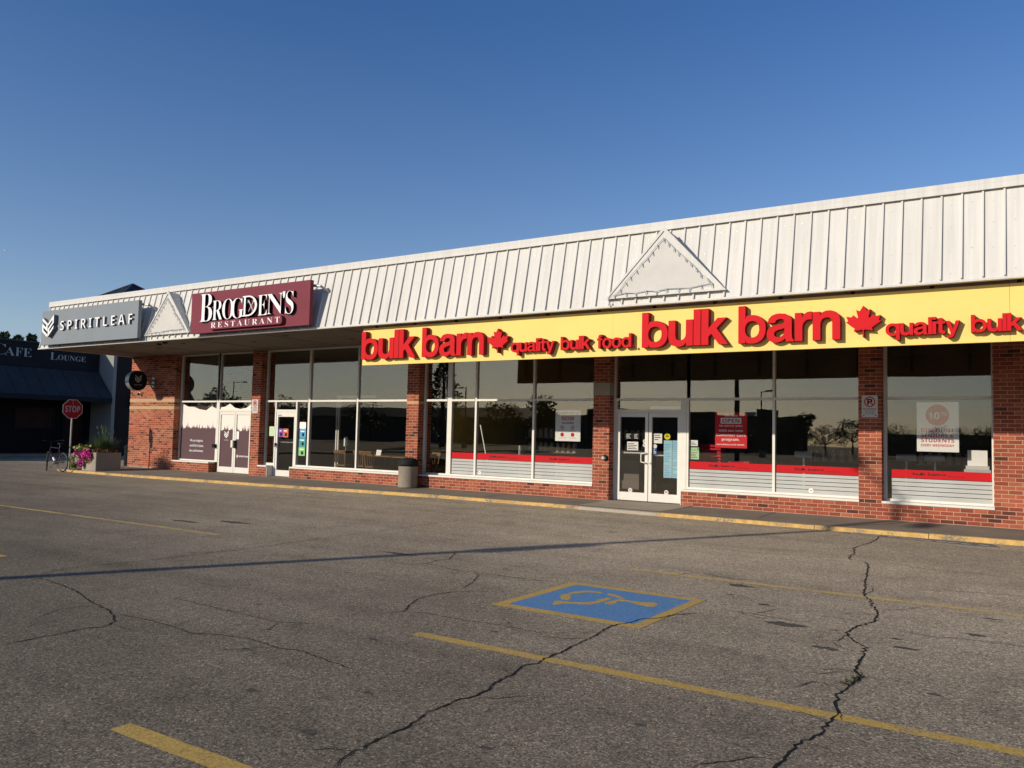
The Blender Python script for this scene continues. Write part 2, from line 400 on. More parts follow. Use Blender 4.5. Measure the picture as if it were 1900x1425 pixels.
def sup(cx, cy, rx, ry, a0, a1, n, p=2.25):
    out = []
    for i in range(n+1):
        t = math.radians(a0+(a1-a0)*i/n); c, s_ = math.cos(t), math.sin(t)
        out.append((cx+rx*math.copysign(abs(c)**(2/p), c), cy+ry*math.copysign(abs(s_)**(2/p), s_)))
    return out
H_, A_ = 3.75, 5.15
def mirror(g, w): return [[(w-x, y) for x, y in L][::-1] for L in g]
def rot180(g, w, h): return [[(w-x, h-y) for x, y in L] for L in g]
_b = [[(0,0),(0,A_),(1.02,A_),(1.02,3.25)]+sup(1.98,H_/2,1.98,H_/2+.09,112,-112,24)+[(1.02,.5),(1.02,0)], sup(2.0,H_/2,1.03,H_/2-.74,0,345,22)]
_n = rot180([[(0,H_),(1.02,H_),(1.02,1.5),(1.12,1.08),(1.4,.84),(1.85,.8),(2.28,.98),(2.52,1.35),(2.58,1.8),(2.58,H_),(3.6,H_),(3.6,0),(2.63,0),(2.63,.5),(2.3,.1),(1.8,-.09),(1.2,-.09),(.6,.1),(.15,.52),(0,1.2)]], 3.6, H_)
GL = {'b': (_b, 3.96), 'd': (mirror(_b, 3.96), 3.96), 'q': (rot180(_b, 3.96, H_), 3.96), 'n': (_n, 3.6), 'u': (rot180(_n, 3.6, H_), 3.6),
 'l': ([[(0,0),(1.02,0),(1.02,A_),(0,A_)]], 1.02), 'k': ([[(0,0),(0,A_),(1.02,A_),(1.02,2.35),(2.3,H_),(3.55,H_),(2.15,2.3),(3.75,0),(2.5,0),(1.42,1.55),(1.02,1.15),(1.02,0)]], 3.75),
 'a': ([[(3.85,0),(2.75,0),(2.62,.42),(2.2,.12),(1.6,-.09),(1.1,-.09),(.5,.12),(.12,.55),(.02,1.05),(.12,1.6),(.45,2.0),(1.0,2.22),(1.7,2.33),(2.3,2.42),(2.5,2.55),(2.52,2.7),(2.42,2.95),(2.1,3.08),(1.75,3.08),(1.4,2.95),(1.2,2.6),(.18,2.6),(.3,3.15),(.75,3.6),(1.35,3.8),(1.9,3.84),(2.6,3.76),(3.2,3.48),(3.5,3.0),(3.53,2.6),(3.53,.9),(3.62,.35),(3.85,.15)], [(2.52,1.85),(2.2,1.72),(1.6,1.6),(1.2,1.4),(1.05,1.08),(1.2,.75),(1.6,.62),(2.1,.72),(2.42,1.0),(2.52,1.4)]], 3.85),
 'r': ([[(0,0),(0,H_),(.97,H_),(.97,3.1),(1.2,3.5),(1.6,3.78),(2.05,3.86),(2.3,3.83),(2.3,2.78),(1.95,2.82),(1.5,2.7),(1.15,2.35),(1.02,1.9),(1.02,0)]], 2.3),
 't': ([[(.55,4.75),(1.57,4.75),(1.57,H_),(2.3,H_),(2.3,3.0),(1.57,3.0),(1.57,1.15),(1.65,.9),(1.95,.85),(2.3,.87),(2.3,.02),(1.75,-.06),(1.1,.02),(.68,.35),(.55,.95),(.55,3.0),(0,3.0),(0,H_),(.55,H_)]], 2.3),
 'f': ([[(.5,0),(.5,3.0),(0,3.0),(0,H_),(.5,H_),(.5,4.1),(.62,4.7),(1.0,5.1),(1.6,5.2),(2.15,5.15),(2.15,4.35),(1.85,4.38),(1.58,4.28),(1.52,4.0),(1.52,H_),(2.15,H_),(2.15,3.0),(1.52,3.0),(1.52,0)]], 2.15),
 'y': ([[(0,H_),(1.1,H_),(1.9,1.25),(2.65,H_),(3.7,H_),(2.35,-.1),(2.1,-.75),(1.75,-1.15),(1.2,-1.35),(.45,-1.33),(.45,-.5),(.85,-.5),(1.15,-.4),(1.3,-.1),(1.28,.2)]], 3.7),
 'o': ([sup(1.95,H_/2,1.95,H_/2+.09,0,350,34), sup(1.95,H_/2,1.0,H_/2-.74,0,345,22)], 3.9),
 'i': ([[(0,0),(1.02,0),(1.02,H_),(0,H_)]], 1.02), '.': ([[(0,0),(.6,0),(.6,.6),(0,.6)]], .6)}
def ccw(L):
    m = len(L); A = sum(L[i][0]*L[(i+1)%m][1]-L[(i+1)%m][0]*L[i][1] for i in range(m)); return L if A > 0 else L[::-1]
def bold(mb, word, Y, x0, x1, zb, unit_h, d, side=None, gap=.10):
    """heavy rounded channel letters; zb baseline, unit_h ascender height"""
    tot = sum(GL[c][1] for c in word)+gap*(len(word)-1); sx = (x1-x0)/tot; sz = unit_h/A_; x = 0
    for c in word:
        g, wd = GL[c]
        loops = [ccw([((x+px)*sx+x0, py*sz+zb) for px, py in L]) for L in g]
        mb.extr(loops, (0,Y,0), FX, FZ, d, side)
        if c == 'i': mb.extr([[(x0+(x+a)*sx, zb+b*sz) for a, b in ((0,4.3),(1.02,4.3),(1.02,A_),(0,A_))]], (0,Y,0), FX, FZ, d, side)
        x += wd+gap
def leaf_pts():
    """half outline of the eleven pointed leaf, mirrored"""
    h = [(0,2.0),(.332,1.348),(.423,1.321),(.75,1.51),(.546,.458),(.657,.401),(1.08,.855),(1.185,.608),(1.258,.57),(1.80,.685),(1.614,.113),(1.648,.034),(1.86,-.065),(.919,-.827),(.899,-.9),(1.015,-1.22),(.156,-1.069),(.045,-1.167),(.09,-2.03)]
    return [(-x, y) for x, y in h][::-1][:-1]+h
def maple(mb, Y, x0, x1, z0, z1, d, side=None):
    P = leaf_pts(); sx = (x1-x0)/3.72; sz = (z1-z0)/4.03
    mb.extr([ccw([((x0+x1)/2+x*sx, z0+(y+2.03)*sz) for x, y in P])], (0,Y,0), FX, FZ, d, side)
def chevrons(mb, O, u, v, x0, x1, z0, z1, d, side=None):
    """wheat-ear emblem: each half is an S-like stack of slanted bars around a centre spine"""
    wd = x1-x0; ht = z1-z0; O = Vector(O)
    f = lambda p: (x0+p[0]*wd, z0+p[1]*ht)
    for sgn in (0, 1):
        g = lambda x: x if sgn == 0 else 1-x
        lift = .0 if sgn == 0 else .10
        for k in range(3):
            b = .02+k*.245
            pts = [(g(.0),b+.28+lift),(g(.0),b+.40+lift*1.0),(g(.485),b+.12),(g(.485),b)]
            mb.extr([ccw([f(p) for p in pts])], O, u, v, d, side)
        for k in range(2):
            b = .02+k*.245; xo = .0 if (k+sgn) % 2 == 0 else .36
            xs = (xo+.0, xo+.12)
            yy = lambda x: b+.28+lift*(1-x/.485)-.28*(x/.485)
            pts = [(g(xs[0]), yy(xs[0])+.121), (g(xs[0]), yy(xs[0])+.244), (g(xs[1]), yy(xs[1])+.244), (g(xs[1]), yy(xs[1])+.121)]
            mb.extr([ccw([f(p) for p in pts])], O, u, v, d*.98, side)
def rrect(x0, x1, z0, z1, r, n=5):
    out = []
    for cx, cz, a in ((x1-r,z1-r,0),(x0+r,z1-r,90),(x0+r,z0+r,180),(x1-r,z0+r,270)):
        for i in range(n+1):
            t = math.radians(a+90*i/n); out.append((cx+r*math.cos(t), cz+r*math.sin(t)))
    return out
def disc(cx, cz, r, n=24, r2=None): return [(cx+r*math.cos(2*math.pi*i/n), cz+(r2 or r)*math.sin(2*math.pi*i/n)) for i in range(n)]

# ================================================================== GROUND
LOT = -.12
S_ = dict(kind='structure')
def st(label, cat): return dict(kind='structure', label=label, category=cat)
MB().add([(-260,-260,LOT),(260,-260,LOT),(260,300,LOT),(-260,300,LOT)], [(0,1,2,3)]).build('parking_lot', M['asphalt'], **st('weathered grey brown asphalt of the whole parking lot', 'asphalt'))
# kerb line (front edge of the walk)
KL = [(-29.35,15.75),(-29.2,15.42),(-28.8,15.30),(-24.4,15.32),(-19.3,15.66),(-16,16.02),(-12.6,16.30),(-10,16.28),(-8.95,16.22),(-7.0,16.10),(-3.8,15.95),(0,15.93),(9,15.9)]
def inset(P, d):
    out = []
    for i, p in enumerate(P):
        a = Vector(P[max(i-1,0)]); b = Vector(P[min(i+1,len(P)-1)]); t = (b-a).normalized(); out.append((p[0]-t.y*d, p[1]+t.x*d))
    return out
KI = inset(KL, .075)
def wz(y, yk=15.95): return -.046+(y-yk)*.0257          # the walk falls towards the kerb
walk = MB(); WP = KI+[(9,18.2)]
vs = []
for p in KI: vs += [(p[0],p[1],-.044),(p[0],18.2,.006),(p[0],p[1],-.2)]
walk.add(vs, [(3*i,3*i+3,3*i+4,3*i+1) for i in range(len(KI)-1)]+[(3*i+2,3*i+5,3*i+3,3*i) for i in range(len(KI)-1)])
walk.build('sidewalk', M['concrete'], **st('brown grey concrete walk along the shop fronts', 'sidewalk'))
jn = MB()
for x in (-27,-24.6,-22.1,-19.6,-17.1,-14.4,-11.7,-5.0,-.2):
    yk = min(16.35, 15.5+.0) if x < -17 else 16.2
    jn.add([(x-.007,yk+.3,-.024),(x+.007,yk+.3,-.024),(x+.007,17.7,.001),(x-.007,17.7,.001)], [(0,1,2,3)])
for seg in ([(-3.35,16.12),(-3.1,16.5),(-2.75,16.95),(-2.6,17.3),(-2.45,17.68)], [(-9.6,16.6),(-9.3,16.9),(-8.9,17.15)], [(-6.6,16.35),(-6.2,16.6),(-5.6,16.75)]):
    for a, b in zip(seg[:-1], seg[1:]): jn.add([(a[0]-.012,a[1],wz(a[1])+.006),(a[0]+.012,a[1],wz(a[1])+.006),(b[0]+.010,b[1],wz(b[1])+.006),(b[0]-.010,b[1],wz(b[1])+.006)], [(0,1,2,3)])
jn.build('sidewalk_joints', M['crack'], **st('dark joints and cracks across the concrete walk', 'joint'))
# pale slab at the door: sun reflected off its glass, painted as lighter concrete
MB().add([(-9.0,16.40,-.036),(-7.0,16.30,-.036),(-6.85,17.74,.004),(-8.95,17.74,.004)], [(0,1,2,3)]).build('sun_patch_slab', M['slab'], **st('pale slab by the white double doors, glass reflected sunlight painted in', 'slab'))
# kerb stones
kb = MB(); ks = MB()
def kerb_piece(mb, i0, p, q, pi, qi, top=-.040):
    mb.hexa([(p[0],p[1],LOT-.05),(q[0],q[1],LOT-.05),(qi[0],qi[1],LOT-.05),(pi[0],pi[1],LOT-.05),
             (p[0],p[1]+.025,top-.006),(q[0],q[1]+.025,top-.006),(qi[0],qi[1],top),(pi[0],pi[1],top)])
def lerp(a, b, t): return (a[0]+(b[0]-a[0])*t, a[1]+(b[1]-a[1])*t)
for i in range(len(KL)-1):
    L = math.dist(KL[i], KL[i+1]); n = max(1, round(L/2.4)); g = .006/L*n
    white = KL[i][0] == -8.95
    for k in range(n):
        a, b = k/n+(g/2 if k else g/2), (k+1)/n-g/2
        z = -.038+random.uniform(-.008,.006)
        kerb_piece(ks if white else kb, i, lerp(KL[i],KL[i+1],a), lerp(KL[i],KL[i+1],b), lerp(KI[i],KI[i+1],a), lerp(KI[i],KI[i+1],b), z-(.006 if white else 0))
kb.build('kerb', M['kerb'], **st('worn yellow painted concrete kerb along the walk', 'kerb'))
ks.build('kerb_ramp', M['slab'], **st('bare pale stretch of kerb at the double doors', 'kerb'))
# gutter patch with repairs
gp = MB(); gp.extr([ccw([(-3.35,15.86),(-.95,15.80),(-.80,15.40),(-1.2,15.34),(-3.2,15.66)])], (0,0,LOT+.004), (1,0,0), (0,1,0), .003); gp.build('gutter_patch', M['patch'], **st('grey repair strip in the gutter below the kerb', 'patch'))
pb = MB()
for i in range(11):
    x = -3.05+i*.2+random.uniform(-.05,.05); y = 15.72-.021*i*1.0+random.uniform(-.04,.04)
    pb.extr([[(x+math.cos(t)*(.05+.03*random.random())*1.4, y+math.sin(t)*(.03+.02*random.random())) for t in [k*.785 for k in range(8)]]], (0,0,LOT+.009), (1,0,0), (0,1,0), .003)
pb.build('gutter_spots', M['slab'], **st('pale worn spots on the grey gutter patch', 'patch'))
# painted stall lines
def stripe(name, y, x0, x1, wd, mat, label):
    mb = MB(); n = max(2, int(abs(x1-x0)/.25)); a = []; b = []
    for i in range(n+1):
        x = x0+(x1-x0)*i/n; a.append((x, y-wd/2+random.uniform(-.006,.006), LOT+.002)); b.append((x, y+wd/2+random.uniform(-.006,.006), LOT+.002))
    mb.add(a+b, [(i, i+1, n+2+i, n+1+i) for i in range(n)]); mb.build(name, M[mat], **st(label, 'road marking'))
stripe('stall_line', 5.25, -4.36, 6, .115, 'line', 'long yellow stall line just in front of the blue square')
stripe('stall_line', 9.42, -4.45, 6, .12, 'line_worn', 'faded yellow stall line behind the blue square')
stripe('stall_line', 2.66, -4.25, 6, .125, 'line', 'nearest yellow stall line at the bottom edge')
stripe('stall_line', 8.14, -18, -10.7, .11, 'line_worn', 'worn yellow stall line crossing a crack far to one side')
stripe('stall_line', 5.08, -18, -10.72, .12, 'line', 'yellow stall line ending at the edge of the photograph')
MB().extr([ccw([(-4.43,6.70),(-3.10,6.68),(-3.10,8.03),(-4.42,8.04)])], (0,0,LOT+.002), (1,0,0), (0,1,0), .001).build('accessible_bay_square', M['blue_paint'], **st('blue painted accessible parking square', 'road marking'))
fr = MB()
fr.extr([ccw([(-4.54,6.58),(-2.99,6.56),(-2.99,8.14),(-4.53,8.15)]), ccw([(-4.43,6.70),(-3.10,6.68),(-3.10,8.03),(-4.42,8.04)])], (0,0,LOT+.0025), (1,0,0), (0,1,0), .001)
WHEEL=[
[(-3.729,7.340),(-3.654,7.287),(-3.627,7.325),(-3.655,7.520),(-3.574,7.548),(-3.432,7.473),(-3.319,7.454),(-3.269,7.488),(-3.267,7.572),(-3.299,7.646),(-3.350,7.673),(-3.445,7.617),(-3.573,7.604),(-3.697,7.605),(-3.717,7.507),(-3.723,7.423)],
[(-4.100,6.976),(-4.159,7.112),(-4.096,7.149),(-3.980,7.168),(-3.876,7.255),(-3.833,7.331),(-3.844,7.457),(-3.824,7.581),(-3.771,7.600),(-3.757,7.450),(-3.767,7.308),(-3.787,7.191),(-3.853,7.137),(-3.945,7.105),(-4.026,7.053),(-4.030,6.988),(-4.071,6.939)],
[(-4.221,7.328),(-4.256,7.426),(-4.239,7.500),(-4.188,7.500),(-4.138,7.398),(-4.080,7.307),(-4.064,7.216),(-4.143,7.230)],
[(-4.246,7.537),(-4.240,7.658),(-4.182,7.769),(-4.094,7.826),(-3.985,7.812),(-3.970,7.755),(-4.065,7.744),(-4.136,7.684),(-4.170,7.585),(-4.216,7.511)],
[(-3.914,7.758),(-3.899,7.814),(-3.794,7.774),(-3.673,7.683),(-3.670,7.636),(-3.775,7.680),(-3.863,7.715)]]
for L in WHEEL: fr.extr([ccw(L)], (0,0,LOT+.0032), (1,0,0), (0,1,0), .0005)
fr.build('wheelchair_marking', M['line'], **st('yellow frame and wheelchair symbol on the blue square', 'road marking'))
# cracks
CRACKS=[
(1.6,[(-2.65,15.77),(-2.59,15.08),(-2.59,14.49),(-2.64,14.02),(-2.66,13.60),(-2.52,12.97),(-2.50,12.46),(-2.43,12.21),(-2.25,12.20),(-2.15,11.94),(-2.03,11.21),(-1.93,10.55),(-1.83,9.98),(-1.75,9.46),(-1.65,9.27),(-1.57,8.95),(-1.51,8.76),(-1.45,8.52),(-1.43,8.17),(-1.48,8.01),(-1.52,7.85),(-1.53,7.56),(-1.48,7.38),(-1.37,7.21),(-1.30,7.11),(-1.27,6.84),(-1.26,6.64),(-1.23,6.33),(-1.17,6.26),(-1.18,6.08),(-1.19,5.91),(-1.21,5.78),(-1.21,5.67),(-1.18,5.50),(-1.14,5.35),(-1.13,5.18),(-1.13,5.04),(-1.13,4.90),(-1.15,4.79),(-1.18,4.71),(-1.20,4.62),(-1.19,4.50),(-1.20,4.37),(-1.20,4.26),(-1.18,4.13),(-1.1,3.6),(-1.15,3.0)]),
(0.5,[(-2.17,12.04),(-1.85,12.21),(-1.44,12.03),(-1.02,12.10),(-0.38,11.98),(.6,12.1)]),
(0.7,[(-4.89,11.91),(-4.32,12.05),(-3.71,12.00),(-3.24,12.12),(-2.77,12.21),(-2.47,12.31)]),
(0.5,[(-4.01,9.76),(-3.69,9.75),(-3.40,9.63),(-3.13,9.60),(-2.76,9.75)]),
(0.4,[(-1.46,10.30),(-1.15,10.41),(-0.72,10.55),(-0.34,10.65),(.5,10.6)]),
(0.6,[(-1.19,7.93),(-0.92,7.88),(-0.71,7.96),(-0.49,7.97),(-0.26,7.98),(.5,8.05)]),
(0.4,[(-1.83,7.84),(-1.96,7.75),(-2.18,7.76),(-2.41,7.79),(-2.69,7.78)]),
(1.3,[(-2.94,2.94),(-2.97,3.04),(-2.99,3.17),(-3.02,3.35),(-3.02,3.56),(-3.03,3.69),(-3.08,3.85),(-3.07,3.96),(-3.08,4.12),(-3.04,4.22),(-3.04,4.39),(-3.10,4.59),(-3.11,4.78),(-3.16,4.98),(-3.12,5.10),(-3.14,5.29),(-3.14,5.50),(-3.16,5.71),(-3.17,6.02),(-3.20,6.26),(-3.23,6.51),(-3.17,6.65),(-3.14,6.92),(-3.03,7.06),(-2.97,7.28),(-2.81,7.51)]),
(0.7,[(-5.11,5.61),(-4.96,5.79),(-5.14,6.10),(-5.24,6.35),(-5.25,6.64),(-5.17,6.87),(-5.04,7.02),(-4.88,7.09)]),
(0.6,[(-5.24,7.06),(-5.37,7.41),(-5.58,7.82),(-5.73,7.96),(-5.98,7.92),(-6.40,8.04),(-6.59,8.08),(-6.67,7.90),(-7.19,7.86)]),
(0.7,[(-6.54,8.02),(-6.63,8.37),(-6.57,8.53),(-6.83,9.00),(-6.98,9.13)]),
(0.6,[(-5.66,7.93),(-5.43,7.95),(-5.16,7.96),(-4.90,7.98),(-4.57,8.02)]),
(0.4,[(-4.96,5.79),(-4.74,5.89),(-4.48,5.87),(-4.22,5.89),(-3.95,5.92),(-3.49,5.89)]),
(0.8,[(-9.25,10.10),(-9.32,10.81),(-9.37,11.51),(-9.36,12.37),(-9.42,13.08),(-9.26,14.09),(-9.18,15.11)]),
(1.0,[(-6.48,3.09),(-6.47,3.29),(-6.49,3.52),(-6.48,3.70),(-6.45,3.88),(-6.54,3.99),(-6.74,4.11),(-7.00,4.21),(-7.26,4.27),(-7.42,4.30),(-7.73,4.40),(-8.08,4.50),(-8.48,4.57),(-8.96,4.62),(-8.87,4.46)]),
(0.6,[(-6.80,4.16),(-6.51,4.20),(-6.23,4.20),(-6.01,4.19),(-5.75,4.14),(-5.52,4.25),(-5.24,4.31),(-4.86,4.27),(-4.69,4.31),(-4.32,4.25),(-3.99,4.20)]),
(0.5,[(-7.10,4.88),(-6.62,4.86),(-6.17,4.84),(-5.75,4.82),(-5.51,4.83),(-5.20,4.99)]),
(0.8,[(-9.19,4.74),(-9.30,4.98),(-9.36,5.26),(-9.28,5.57),(-9.21,6.03),(-9.23,6.68),(-9.15,7.29),(-9.20,8.01),(-9.25,8.80),(-9.24,10.09)]),
(1.0,[(-15.28,7.42),(-14.98,8.01),(-15.14,8.65),(-15.26,9.73),(-15.33,10.66),(-15.47,11.24),(-15.49,12.18),(-15.14,12.84),(-15.85,13.83)])]
ck = MB(); rc = random.Random(3)
for wd, P in list(CRACKS):                       # short side branches and hairlines beside the main cracks
    for i in range(1, len(P)-1):
        if rc.random() < (.42 if wd >= 1 else .2):
            a = rc.uniform(0, 6.283); q = [P[i]]
            for k in range(rc.randint(2, 4)):
                a += rc.gauss(0, .5); l = rc.uniform(.05, .16); q.append((q[-1][0]+math.cos(a)*l, q[-1][1]+math.sin(a)*l*1.3))
            CRACKS.append((.25, q))
for wd, P in CRACKS:
    Q = []
    for a, b in zip(P[:-1], P[1:]):
        n = max(2, int(math.dist(a, b)/.035)); n = min(n, 24); t = (Vector(b)-Vector(a)); nr = Vector((-t.y, t.x)).normalized()
        for i in range(n):
            o = rc.gauss(0, .0045+.0025*wd); Q.append(Vector(a)+t*(i/n)+nr*o)
    Q.append(Vector(P[-1])); vs = []; N = len(Q)
    for i, q in enumerate(Q):
        t = (Q[min(i+1, N-1)]-Q[max(i-1, 0)]).normalized(); nr = Vector((-t.y, t.x)); e = min(1, min(i, N-1-i)/4+.15)
        h = max(.002, (.003+.0028*wd+rc.gauss(0, .0014*wd)))*e
        vs += [(q.x+nr.x*h, q.y+nr.y*h, LOT+.0042), (q.x-nr.x*h, q.y-nr.y*h, LOT+.0042)]
    ck.add(vs, [(2*i, 2*i+1, 2*i+3, 2*i+2) for i in range(N-1)])
ck.build('asphalt_cracks', M['crack'], **st('jagged dark cracks running across the asphalt', 'crack'))
sp = MB()
spots = [(-3.0,9.2,.16,.09),(-1.05,7.3,.13,.05),(-.62,8.2,.10,.06),(-2.05,7.55,.2,.11),(-1.15,7.6,.05,.03),(-.7,6.1,.05,.03),(-.85,5.2,.05,.025),(-2.9,8.6,.06,.03),(-.55,9.05,.1,.04),(-2.45,8.3,.09,.05),(-1.55,6.9,.12,.06),(-1.7,8.4,.05,.03),(-4.5,4.9,.06,.03),(-3.6,3.9,.05,.03),(-5.0,4.1,.08,.035),(-4.2,3.5,.06,.04),(-3.9,5.7,.05,.03),(-6.2,5.2,.05,.03),(-2.0,4.4,.05,.03),(-3.4,3.2,.07,.04),(-2.5,3.6,.05,.03),(-7.4,8.5,.3,.07),(-11.8,9.4,.5,.12),(-12.6,8.9,.4,.1)]
rs = random.Random(5)
for i in range(60):
    x = rs.uniform(-9, 0); y = rs.uniform(3, 14); spots.append((x, y, rs.uniform(.008,.035), rs.uniform(.006,.018)))
for x, y, a, b in spots:
    sp.extr([[(x+a*math.cos(t)*rs.uniform(.5,1.15), y+b*math.sin(t)*rs.uniform(.45,1.2)) for t in [k*.5236 for k in range(12)]]], (0,0,LOT+.0016), (1,0,0), (0,1,0), .001)
sp.build('asphalt_stains', M['grit'], **st('dark oil spots and tar dots scattered on the asphalt', 'stain'))
wd_ = MB()
for i in range(60):
    t = rc.random(); x = -1.2+.05*(t-.5)+rc.gauss(0,.018); y = 5.95+.25*t+rc.gauss(0,.03); a = rc.random()*6.28; l = rc.uniform(.012,.03)
    p = Vector((x, y, LOT+.005)); d = Vector((math.cos(a), math.sin(a), rc.uniform(.1,.8)))*l; n = Vector((-math.sin(a), math.cos(a), 0))*l*.35
    wd_.add([p, p+d*.5+n, p+d, p+d*.5-n], [(0,1,2,3)])
wd_.build('weeds', M['weed'], kind='stuff', label='small green weeds growing in the long asphalt crack', category='weeds')
# far walk in front of the cafe
MB().box(-44.3,-42.6,-30,26,LOT-.05,0).build('cafe_walk', M['concrete'], **st('shaded concrete walk below the dark cafe front', 'sidewalk'))

# ================================================================== SHOPPING PLAZA
YF, YG = 17.75, 18.03
ZS = 4.06
B = thing('shopping_plaza', (-28.75,17.75,0), 'single storey red brick shop row with white metal mansard roof and deep soffit', 'building')
def brick(name, x0, x1, y0, y1, z0, z1, mat='brick', label=None):
    o = MB().box(x0,x1,y0,y1,z0,z1).build(name, M[mat], B)
    if label: o['label'] = label
    return o
brick('brick_pier', -28.75,-26.05,17.75,18.35,-.1,ZS, 'brick_orange', 'wide orange red brick pier with two tan bands at the end of the row')
bd = MB()
for z0, z1 in ((2.385,2.50),(2.12,2.235)): bd.box(-28.756,-26.045,17.742,18.2,z0,z1)
bd.build('tan_band', M['tan'], B)
MB().box(-28.6,-27.2,17.738,17.75,-.0,.045).build('base_flashing', M['stone'], B)
PIL = [(-21.93,-21.50),(-15.30,-14.87),(-9.39,-8.95),(-3.37,-2.94)]
for a, b in PIL: brick('brick_pier', a, b, 17.75, 18.33, -.1, ZS)
brick('brick_pier', -1.02, 2.2, 17.75, 18.35, -.1, ZS)
brick('brick_pier', 7.6, 9, 17.75, 18.35, -.1, ZS)
MB().box(-9.393,-8.947,17.744,18.1,2.49,2.80).build('stone_block', M['stone'], B)
MB().box(-15.303,-14.867,17.746,18.1,2.30,2.375).build('tan_band', M['tan'], B)
def low_wall(x0, x1, zt, side=None):
    o = MB().box(x0,x1,17.752,18.12,-.1,zt-.045).build('low_wall', M['brick'], B)
    s = MB().box(x0-(.0), x1+.012, 17.725, 18.0, zt-.045, zt)
    if side == 'r': s.box(x1+.001, x1+.014, 17.74, 18.0, 0, zt-.046)
    if side == 'l': s.box(x0-.014, x0-.001, 17.74, 18.0, 0, zt-.046)
    s.build('sill', M['trim'], o)
low_wall(-26.05,-24.0,.345); low_wall(-21.50,-21.07,.345,'r'); low_wall(-20.0,-15.30,.345,'l'); low_wall(-14.87,-9.39,.35); low_wall(-7.13,-3.37,.36,'l'); low_wall(-2.94,-1.02,.36); low_wall(2.2,7.6,.36)

FB = (17.985, 18.085)    # frame depth
def bars(mb, xs, z0, z1, zt, wds, top=None):
    """vertical bars at xs (full height), horizontal bars butted between them"""
    for x, wdt in zip(xs, wds): mb.box(x-wdt/2, x+wdt/2, FB[0], FB[1], z0, z1)
    for i in range(len(xs)-1):
        a = xs[i]+wds[i]/2; b = xs[i+1]-wds[i+1]/2
        mb.box(a, b, FB[0]+.003, FB[1]-.003, z0, z0+.045); mb.box(a, b, FB[0]+.003, FB[1]-.003, z1-.05, z1)
        if zt: mb.box(a, b, FB[0]-.012, FB[1]-.003, zt-.028, zt+.028)
def pane(par, x0, x1, z0, z1): MB().box(x0, x1, YG, YG+.006, z0, z1).build('pane', M['glass'], par)
def window(xs, wds, z0, zt=2.405, label=None):
    mb = MB(); bars(mb, xs, z0, ZS-.002, zt, wds); o = mb.build('window', M['trim'], B)
    if label: o['label'] = label
    for i in range(len(xs)-1):
        a = xs[i]+wds[i]/2; b = xs[i+1]-wds[i+1]/2
        pane(o, a, b, z0+.045, zt-.028); pane(o, a, b, zt+.028, ZS-.052)
    return o
def upper(xs, wds, zt=2.405):
    mb = MB()
    for x, wdt in zip(xs, wds): mb.box(x-wdt/2, x+wdt/2, FB[0], FB[1], zt+.028, ZS-.002)
    for i in range(len(xs)-1):
        a = xs[i]+wds[i]/2; b = xs[i+1]-wds[i+1]/2; mb.box(a, b, FB[0]+.003, FB[1]-.003, ZS-.052, ZS-.002)
    mb.box(xs[0]-wds[0]/2, xs[-1]+wds[-1]/2, FB[0]-.012, FB[1]-.003, zt-.028, zt+.028)
    o = mb.build('window', M['trim'], B)
    for i in range(len(xs)-1): pane(o, xs[i]+wds[i]/2, xs[i+1]-wds[i+1]/2, zt+.028, ZS-.052)
    return o
def door(name, leaves, z1, zt, jl, jr, mat='trim', handle=None, label=None, stile=.075, bot=.13, head=.10, y=(17.995,18.06)):
    """leaves: list of (x0,x1); jambs jl, jr (x0,x1)"""
    mb = MB()
    for a, b in (jl, jr): mb.box(a, b, FB[0]-.004, FB[1], 0, zt-.028)
    mb.box(jl[1], jr[0], FB[0], FB[1]-.002, z1, z1+.075)
    o = mb.build(name, M[mat], B)
    if label: o['label'] = label
    if zt-.028-(z1+.075) > .05: pane(o, jl[1], jr[0], z1+.075, zt-.028)
    for a, b in leaves:
        lf = MB(); y0, y1 = y
        lf.box(a, a+stile, y0, y1, .015, z1-.004); lf.box(b-stile, b, y0, y1, .015, z1-.004)
        lf.box(a+stile, b-stile, y0+.002, y1-.002, .015, .015+bot+.06); lf.box(a+stile, b-stile, y0+.002, y1-.002, z1-.004-head, z1-.004)
        lf.build('door_leaf', M[mat], o)
        MB().box(a+stile, b-stile, YG-.003, YG+.003, .015+bot+.06, z1-.004-head).build('pane', M['glass'], o)
    return o
# bay 1
w1 = window([-26.02,-23.93], [.06,.15], .345, label='tall window filled with cream mountain and plum forest vinyl')
d1 = door('double_door', [(-23.85,-23.035),(-23.02,-22.2)], 2.06, 2.405, (-23.852,-23.851), (-22.195,-21.94), label='white framed double door covered in plum and cream vinyl')
upper([-23.93,-21.95], [.10,.05])
# bay 2
sl = MB(); sl.box(-21.5,-21.46,FB[0],FB[1],.345,2.377); sl.box(-21.46,-21.0,FB[0]+.003,FB[1]-.003,.345,.42); slo = sl.build('window', M['trim'], B); slo['label'] = 'narrow sidelight beside the single door'
pane(slo, -21.46, -21.04, .42, 2.377)
d2 = door('door', [(-20.975,-20.075)], 2.06, 2.405, (-21.04,-20.98), (-20.07,-20.01), head=.15, label='white framed single glass door')
s2 = MB(); s2.box(-20.01,-19.53,FB[0]+.003,FB[1]-.003,.30,.40); s2o = s2.build('window', M['trim'], B); s2o['label'] = 'narrow sidelight with a column of coloured stickers'; pane(s2o, -20.01, -19.53, .40, 2.377)
w2 = MB()
for x, wdt in ((-19.49,.075),(-17.43,.055),(-15.32,.04)): w2.box(x-wdt/2, x+wdt/2, FB[0], FB[1], .34, ZS-.002)
for a, b in ((-19.4525,-17.4575),(-17.4025,-15.34)):
    for z0, z1 in ((.34,.395),(2.377,2.433),(ZS-.052,ZS-.002)): w2.box(a, b, FB[0]-(.012 if z0 > 2 and z0 < 3 else -.003), FB[1]-.003, z0, z1)
